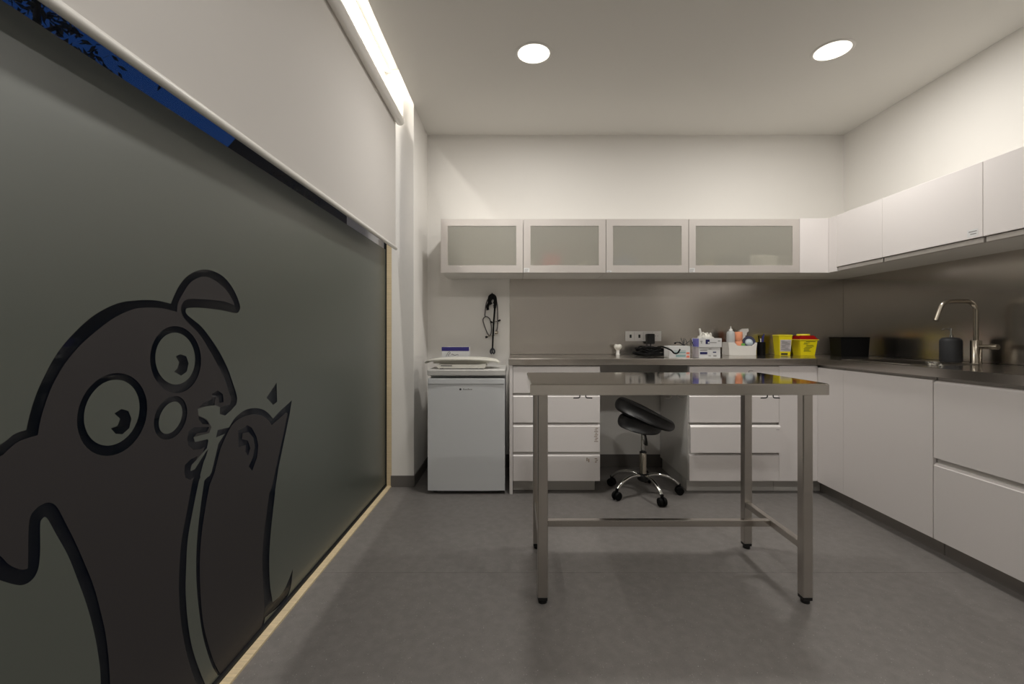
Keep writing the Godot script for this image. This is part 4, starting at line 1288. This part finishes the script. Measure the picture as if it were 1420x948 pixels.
# ---------------------------------------------------------------- on the worktop along the right wall
func crumple(st: SurfaceTool, c: Vector3, rx: float, ry: float, rz: float, sd: int) -> void:
	var n := FastNoiseLite.new()
	n.seed = sd
	n.frequency = 1.4
	var f := func(i: int, j: int) -> Vector3:
		var a := TAU * i / 20.0
		var b := PI / 2 * j / 8.0
		var v := Vector3(cos(a) * cos(b), sin(b), sin(a) * cos(b))
		var s := 1.0 + 0.55 * n.get_noise_3dv(v * 1.6) 
		return c + Vector3(v.x * rx, v.y * ry, v.z * rz) * s
	for i in 20:
		for j in 8:
			var p: Array = [f.call(i, j), f.call(i + 1, j), f.call(i + 1, j + 1), f.call(i, j + 1)]
			var mid: Vector3 = (p[0] + p[1] + p[2] + p[3]) / 4 - c
			quad(st, p[0], p[1], p[2], p[3], mid)

func sink_things() -> void:
	var Y := 0.9105
	# black box in the corner
	var d := 3.28
	var a := px(1166, 480, d).x
	var b := px(1207, 480, d).x
	var t := thing("black_case", "plain black box standing in the worktop corner", "box", at((a + b) / 2, Y, d + 0.06))
	obj("body", frustum(new_st(), at((a + b) / 2, Y, d + 0.062), (b - a) / 2 - 0.008, 0.055, (b - a) / 2 - 0.002, 0.06, 0.134), "matt_black", t)
	obj("lid", bx(new_st(), a, b, Y + 0.134, Y + 0.142, d - 0.001, d + 0.125, 0.002), "matt_black", t)
	# tap
	var X := 2.56
	var D := 2.53
	t = thing("tap", "satin steel kitchen tap with a bent swivel spout", "tap", at(X, Y, D))
	var st := new_st()
	lathe(st, at(X, Y, D), [Vector2(0, 0), Vector2(0.027, 0), Vector2(0.027, 0.004), Vector2(0.0245, 0.006), Vector2(0.0245, 0.126), Vector2(0.0235, 0.129), Vector2(0, 0.129)], 32)
	obj("body", st, "satin_nickel", t)
	var pts := [at(X, Y + 0.125, D), at(X, Y + 0.29, D)]
	for k in 9:
		var an := k * PI / 2 / 8
		pts.append(at(X - 0.055 * (1 - cos(an)), Y + 0.29 + 0.055 * sin(an), D))
	for k in 9:
		var an := k * deg_to_rad(70) / 8
		pts.append(at(X - 0.145 - 0.055 * sin(an), Y + 0.345 - 0.055 * (1 - cos(an)), D))
	var last: Vector3 = pts[pts.size() - 1]
	pts.append(last + Vector3(-cos(deg_to_rad(70)), -sin(deg_to_rad(70)), 0) * 0.075)
	obj("spout", tube(new_st(), pts, 0.0115, -1.0, 20), "satin_nickel", t)
	st = new_st()
	lathe(st, at(X, Y + 0.094, D - 0.02), [Vector2(0.0, 0), Vector2(0.0115, 0), Vector2(0.0115, 0.05), Vector2(0.0155, 0.052), Vector2(0.0155, 0.085), Vector2(0.0145, 0.087), Vector2(0, 0.087)], 24, Vector3(0.12, 0, 1).normalized())
	obj("lever", st, "satin_nickel", t)
	# soap dispenser
	var p := at(2.506, Y, 2.62)
	t = thing("soap_dispenser", "dark grey soap dispenser with a chrome pump beside the tap", "dispenser", p)
	obj("bottle", lathe(new_st(), p, [Vector2(0, 0), Vector2(0.044, 0), Vector2(0.049, 0.005), Vector2(0.0505, 0.014), Vector2(0.0505, 0.122), Vector2(0.047, 0.134), Vector2(0.038, 0.142), Vector2(0.012, 0.145), Vector2(0, 0.145)], 36), "dark_ceramic", t)
	var pump := obj("pump", lathe(new_st(), p + Vector3.UP * 0.144, [Vector2(0, 0), Vector2(0.011, 0), Vector2(0.011, 0.012), Vector2(0.005, 0.014), Vector2(0.005, 0.040), Vector2(0.0075, 0.041), Vector2(0.0075, 0.052), Vector2(0, 0.053)], 20), "chrome", t)
	obj("nozzle", tube(new_st(), smooth_path([p + Vector3(0, 0.192, 0), p + Vector3(-0.030, 0.194, 0.0), p + Vector3(-0.054, 0.186, 0.0)], 5), 0.0042, 0.003, 10), "chrome", pump)
	# plug and strainer by the bowl
	p = at(2.36, Y + 0.0045, 2.395)
	p = Vector3(px(1294, 500, 2.39).x, Y, -2.39)
	t = thing("sink_strainer", "round chrome sink strainer left on the rim by the bowl", "strainer", p)
	obj("basket", lathe(new_st(), p, [Vector2(0, 0), Vector2(0.026, 0), Vector2(0.028, 0.002), Vector2(0.028, 0.012), Vector2(0.033, 0.014), Vector2(0.033, 0.018), Vector2(0.027, 0.019), Vector2(0.025, 0.006), Vector2(0, 0.005)], 32), "chrome", t)
	p = Vector3(px(1305, 507, 2.30).x, Y, -2.30)
	o_tag("sink_plug", lathe(new_st(), p, [Vector2(0, 0), Vector2(0.013, 0), Vector2(0.013, 0.004), Vector2(0.008, 0.007), Vector2(0.004, 0.012), Vector2(0, 0.0135)], 20), "chrome", "tiny chrome plug knob beside the sink strainer", "plug")

func o_tag(called: String, st: SurfaceTool, m: String, label: String, cat: String, group := "") -> void:
	tag(obj(called, st, m), label, cat, group)

# ---------------------------------------------------------------- on the fridge
func fridge_things() -> void:
	var Y := 0.8355
	var t := thing("weighing_scale", "white pet weighing scale with a curved tray on the fridge", "scale", at(-0.33, Y, 3.2))
	var d := 3.09
	var a := px(605.5, 510, d).x
	var b := px(673, 510, d).x
	var st := new_st()
	var o := PackedVector2Array()
	for q in [[0.012, 0.0], [b - a - 0.006, 0.0], [b - a, 0.006], [b - a, 0.028], [b - a - 0.02, 0.030], [b - a - 0.04, 0.026], [0.10, 0.026], [0.02, 0.026], [0.0, 0.022], [0.0, 0.010]]:
		o.append(Vector2(a + q[0], Y + 0.006 + q[1]))
	slab(st, o, d, d + 0.20)
	obj("base", st, "scale_white", t)
	for x in [a + 0.03, b - 0.03]:
		for dd in [d + 0.02, d + 0.18]:
			obj("foot", cyl(new_st(), at(x, Y, dd), 0.012, 0.007), "black_plastic", t)
	marks(t, "display", "grey_ink", [[a + 0.028, a + 0.105, Y + 0.020, Y + 0.028]], d, 0.001)
	obj("platform", bx(new_st(), a + 0.03, b - 0.03, Y + 0.030, Y + 0.056, d + 0.05, d + 0.19, 0.003), "scale_white", t)
	# tray: long sheet arched over the base
	var L := px(591.5, 509, 3.2).x
	var R := px(691.0, 509, 3.2).x
	var nu := 28
	var nv := 10
	st = new_st()
	var f := func(i: int, j: int, up: float) -> Vector3:
		var u := float(i) / nu * 2.0 - 1.0
		var v := float(j) / nv
		var x: float = lerpf(L, R, (u + 1) / 2)
		var bow := sqrt(maxf(0.0, 1.0 - pow(absf(u), 2.6)))
		var dep := 3.215 + (v - 0.5) * 0.25 * (0.35 + 0.65 * bow)
		var y := Y + 0.038 + 0.034 * bow * (1.0 - 0.25 * pow(2.0 * v - 1.0, 2.0))
		return at(x, y + up, dep)
	for i in nu:
		for j in nv:
			for up in [0.0, 0.004]:
				var p: Array = [f.call(i, j, up), f.call(i + 1, j, up), f.call(i + 1, j + 1, up), f.call(i, j + 1, up)]
				var n: Vector3 = (p[1] - p[0]).cross(p[3] - p[0])
				if n.length() < 1e-10:
					n = Vector3.UP
				if (n.y < 0) == (up > 0.0):
					n = -n
				quad(st, p[0], p[1], p[2], p[3], n)
	# rolled rim round the sheet
	var rim := []
	for i in nu + 1:
		rim.append(f.call(i, 0, 0.002))
	for j in range(1, nv + 1):
		rim.append(f.call(nu, j, 0.002))
	for i in range(nu - 1, -1, -1):
		rim.append(f.call(i, nv, 0.002))
	for j in range(nv - 1, -1, -1):
		rim.append(f.call(0, j, 0.002))
	var tray := obj("tray", st, "scale_white", t)
	var sk := PackedVector2Array([Vector2(lerpf(L, R, 0.12), Y + 0.036), Vector2(lerpf(L, R, 0.88), Y + 0.036)])
	for k in 15:
		var u := 0.76 - 1.52 * k / 14.0
		sk.append(Vector2(lerpf(L, R, (u + 1) / 2), Y + 0.036 + 0.027 * sqrt(1.0 - pow(absf(u), 2.6))))
	obj("tray_wall", slab(new_st(), sk, 3.135, 3.145), "scale_white", tray)
	obj("rim", tube(new_st(), rim, 0.0075, -1.0, 8), "scale_white", tray)
	# white box with a purple band behind it
	d = 3.42
	a = px(612.5, 490, d).x
	b = px(650.5, 490, d).x
	t = thing("purple_banded_box", "white box with a purple band standing behind the scale", "box", at((a + b) / 2, Y, d))
	var top := px(0, 481, d).y
	obj("body", bx(new_st(), a, b, Y, top, d, d + 0.09, 0.001), "white_card", t)
	marks(t, "purple_band", "purple_print", [[a, b, top - 0.030, top + 0.0005]], d)
	# the hand-drawn squiggle on its front
	st = new_st()
	for q in [[[40, 262], [75, 205], [100, 205], [90, 230], [70, 240], [85, 262]], [[118, 240], [135, 232], [150, 242], [168, 246], [185, 240], [205, 236], [215, 246]]]:
		var pts := []
		for z in q:
			pts.append(px(612.5 + (z[0] + 20) / 10.14, 470 + (z[1] - 20) / 10.14, d - 0.0005))
		tube(st, smooth_path(pts, 4), 0.0013, -1.0, 6)
	obj("lettering", st, "ink", t)

# ---------------------------------------------------------------- behind the frosted glass doors
func cupboard_things() -> void:
	var y := 1.538
	var d := 3.335
	var bxs := [[px(753, 0, d).x, px(777.5, 0, d).x, 0.112, "red_box", "red box behind frosted glass", "box"], [px(849, 0, d).x, px(882, 0, d).x, 0.09, "blue_box", "blue-grey box behind frosted glass", "box"], [px(976.5, 0, d).x, px(990, 0, d).x, 0.06, "cream_box", "small cream box in the wide glass cupboard", "box"], [px(992, 0, d).x, px(1036, 0, d).x, 0.08, "dark_box", "dark flat box in the wide glass cupboard", "box"], [px(1040, 0, d).x, px(1079, 0, d).x, 0.10, "white_card", "white box in the wide glass cupboard", "box"]]
	for q in bxs:
		var t := thing("stored_box", q[4], q[5], at((q[0] + q[1]) / 2, y, d + 0.08))
		obj("body", bx(new_st(), q[0], q[1], y, y + q[2], d, d + 0.15, 0.002), q[3], t)
		obj("lid", bx(new_st(), q[0] - 0.002, q[1] + 0.002, y + q[2], y + q[2] + 0.012, d - 0.002, d + 0.152, 0.002), q[3], t)
	for q in [[738, "white bottle near the hinge side of the red-box cupboard", 0.085], [813, "white pump bottle in the red-box cupboard", 0.105]]:
		var p := Vector3(px(q[0], 0, d).x, y, -(d + 0.03))
		var t := thing("stored_bottle", q[1], "bottle", p)
		obj("bottle_body", lathe(new_st(), p, [Vector2(0, 0), Vector2(0.020, 0), Vector2(0.022, 0.003), Vector2(0.022, q[2] * 0.65), Vector2(0.010, q[2] * 0.8), Vector2(0, q[2] * 0.8)], 20), "white_plastic", t)
		obj("cap", cyl(new_st(), p + Vector3.UP * q[2] * 0.8, 0.011, q[2] * 0.2), "white_plastic", t)

# ---------------------------------------------------------------- night outside the window
func tree(called: String, label: String, foot: Vector3, h: float, crown: Vector3, count: int, sd: int) -> void:
	var t := thing(called, label, "tree", foot)
	var r := RandomNumberGenerator.new()
	r.seed = sd
	var top := foot + Vector3(0, h, 0)
	var st := new_st()
	tube(st, smooth_path([foot, foot + Vector3(0.05, h * 0.35, 0.04), foot + Vector3(-0.04, h * 0.7, 0), top], 5), 0.14, 0.03, 8)
	obj("trunk", st, "bark", t)
	var tips := []
	for k in 14:
		var s := foot + Vector3(0, h * (0.45 + 0.5 * r.randf()), 0)
		var v := Vector3(r.randf() - 0.5, 0.35 * r.randf(), r.randf() - 0.5).normalized()
		var e := s + Vector3(v.x * crown.x, v.y * crown.y, v.z * crown.z)
		obj("branch", tube(new_st(), smooth_path([s, s.lerp(e, 0.5) + Vector3(0, 0.12, 0), e], 4), 0.035, 0.008, 6), "bark", t)
		for q in 3:
			tips.append(s.lerp(e, 0.5 + 0.25 * q))
	var lf := new_st()
	for k in count:
		var c: Vector3 = tips[r.randi_range(0, tips.size() - 1)] + Vector3(r.randfn(), r.randfn(), r.randfn()) * 0.22
		var u := Vector3(r.randfn(), r.randfn(), r.randfn()).normalized()
		var v := u.cross(Vector3(r.randfn(), r.randfn(), r.randfn())).normalized()
		var s := 0.05 + 0.04 * r.randf()
		var n := u.cross(v)
		tri(lf, c - u * s, c + v * s * 0.45, c + u * s, n)
		tri(lf, c - u * s, c + u * s, c - v * s * 0.45, n)
	var fo := obj("foliage", lf, "leaf", t)
	fo.set_meta("kind", "stuff")

func outside() -> void:
	var g := bx(new_st(), -60.0, -0.94, -0.3, -0.10, -40.0, 60.0, 0.0)
	struct("ground_outside", g, "asphalt")
	tree("garden_tree", "dark leafy tree outside against the blue evening sky", at(-6.3, -0.1, 6.0), 5.6, Vector3(0.75, 0.8, 0.75), 1100, 3)
	tree("garden_tree", "smaller dark tree outside in front of the dark house", at(-6.0, -0.1, 11.8), 5.0, Vector3(0.6, 0.8, 0.6), 2600, 9)
	# boundary wall of the yard
	var b := thing("garden_wall", "dark boundary wall across the yard outside the window", "wall", at(-5.0, -0.1, 8.0))
	obj("panel", bx(new_st(), -5.2, -5.0, -0.1, 2.15, -14.0, 26.0, 0.01), "house_wall", b)
	obj("coping", bx(new_st(), -5.25, -4.95, 2.15, 2.23, -14.0, 26.0, 0.01), "roof_tile", b)
	# house across the yard
	var t := thing("house", "unlit house beyond the window, dark against the evening sky", "building", at(-9.0, -0.1, 22.0))
	obj("wall", bx(new_st(), -11.0, -7.5, -0.1, 7.0, 17.0, 32.0, 0.02), "house_wall", t)
	var st := new_st()
	var x0 := -11.4
	var x1 := -7.1
	var xm := -9.25
	quad(st, at(x1, 7.0, 16.7), at(x1, 7.0, 32.4), at(xm, 9.4, 32.4), at(xm, 9.4, 16.7), Vector3(0.5, 1, 0))
	quad(st, at(x0, 7.0, 16.7), at(x0, 7.0, 32.4), at(xm, 9.4, 32.4), at(xm, 9.4, 16.7), Vector3(-0.5, 1, 0))
	tri(st, at(x0, 7.0, 16.7), at(x1, 7.0, 16.7), at(xm, 9.4, 16.7), Vector3(0, 0, 1))
	tri(st, at(x0, 7.0, 32.4), at(x1, 7.0, 32.4), at(xm, 9.4, 32.4), Vector3(0, 0, -1))
	quad(st, at(x0, 7.0, 16.7), at(x1, 7.0, 16.7), at(x1, 7.0, 32.4), at(x0, 7.0, 32.4), Vector3.DOWN)
	obj("roof", st, "roof_tile", t)
	for k in 4:
		for fl in 2:
			var w := obj("window", bx(new_st(), -7.5, -7.46, 1.0 + fl * 3.0, 2.4 + fl * 3.0, 18.0 + k * 3.4, 19.2 + k * 3.4, 0.01), "house_wall", t)
			obj("pane", bx(new_st(), -7.462, -7.455, 1.08 + fl * 3.0, 2.32 + fl * 3.0, 18.08 + k * 3.4, 19.12 + k * 3.4, 0.0), "dark_pane", w)
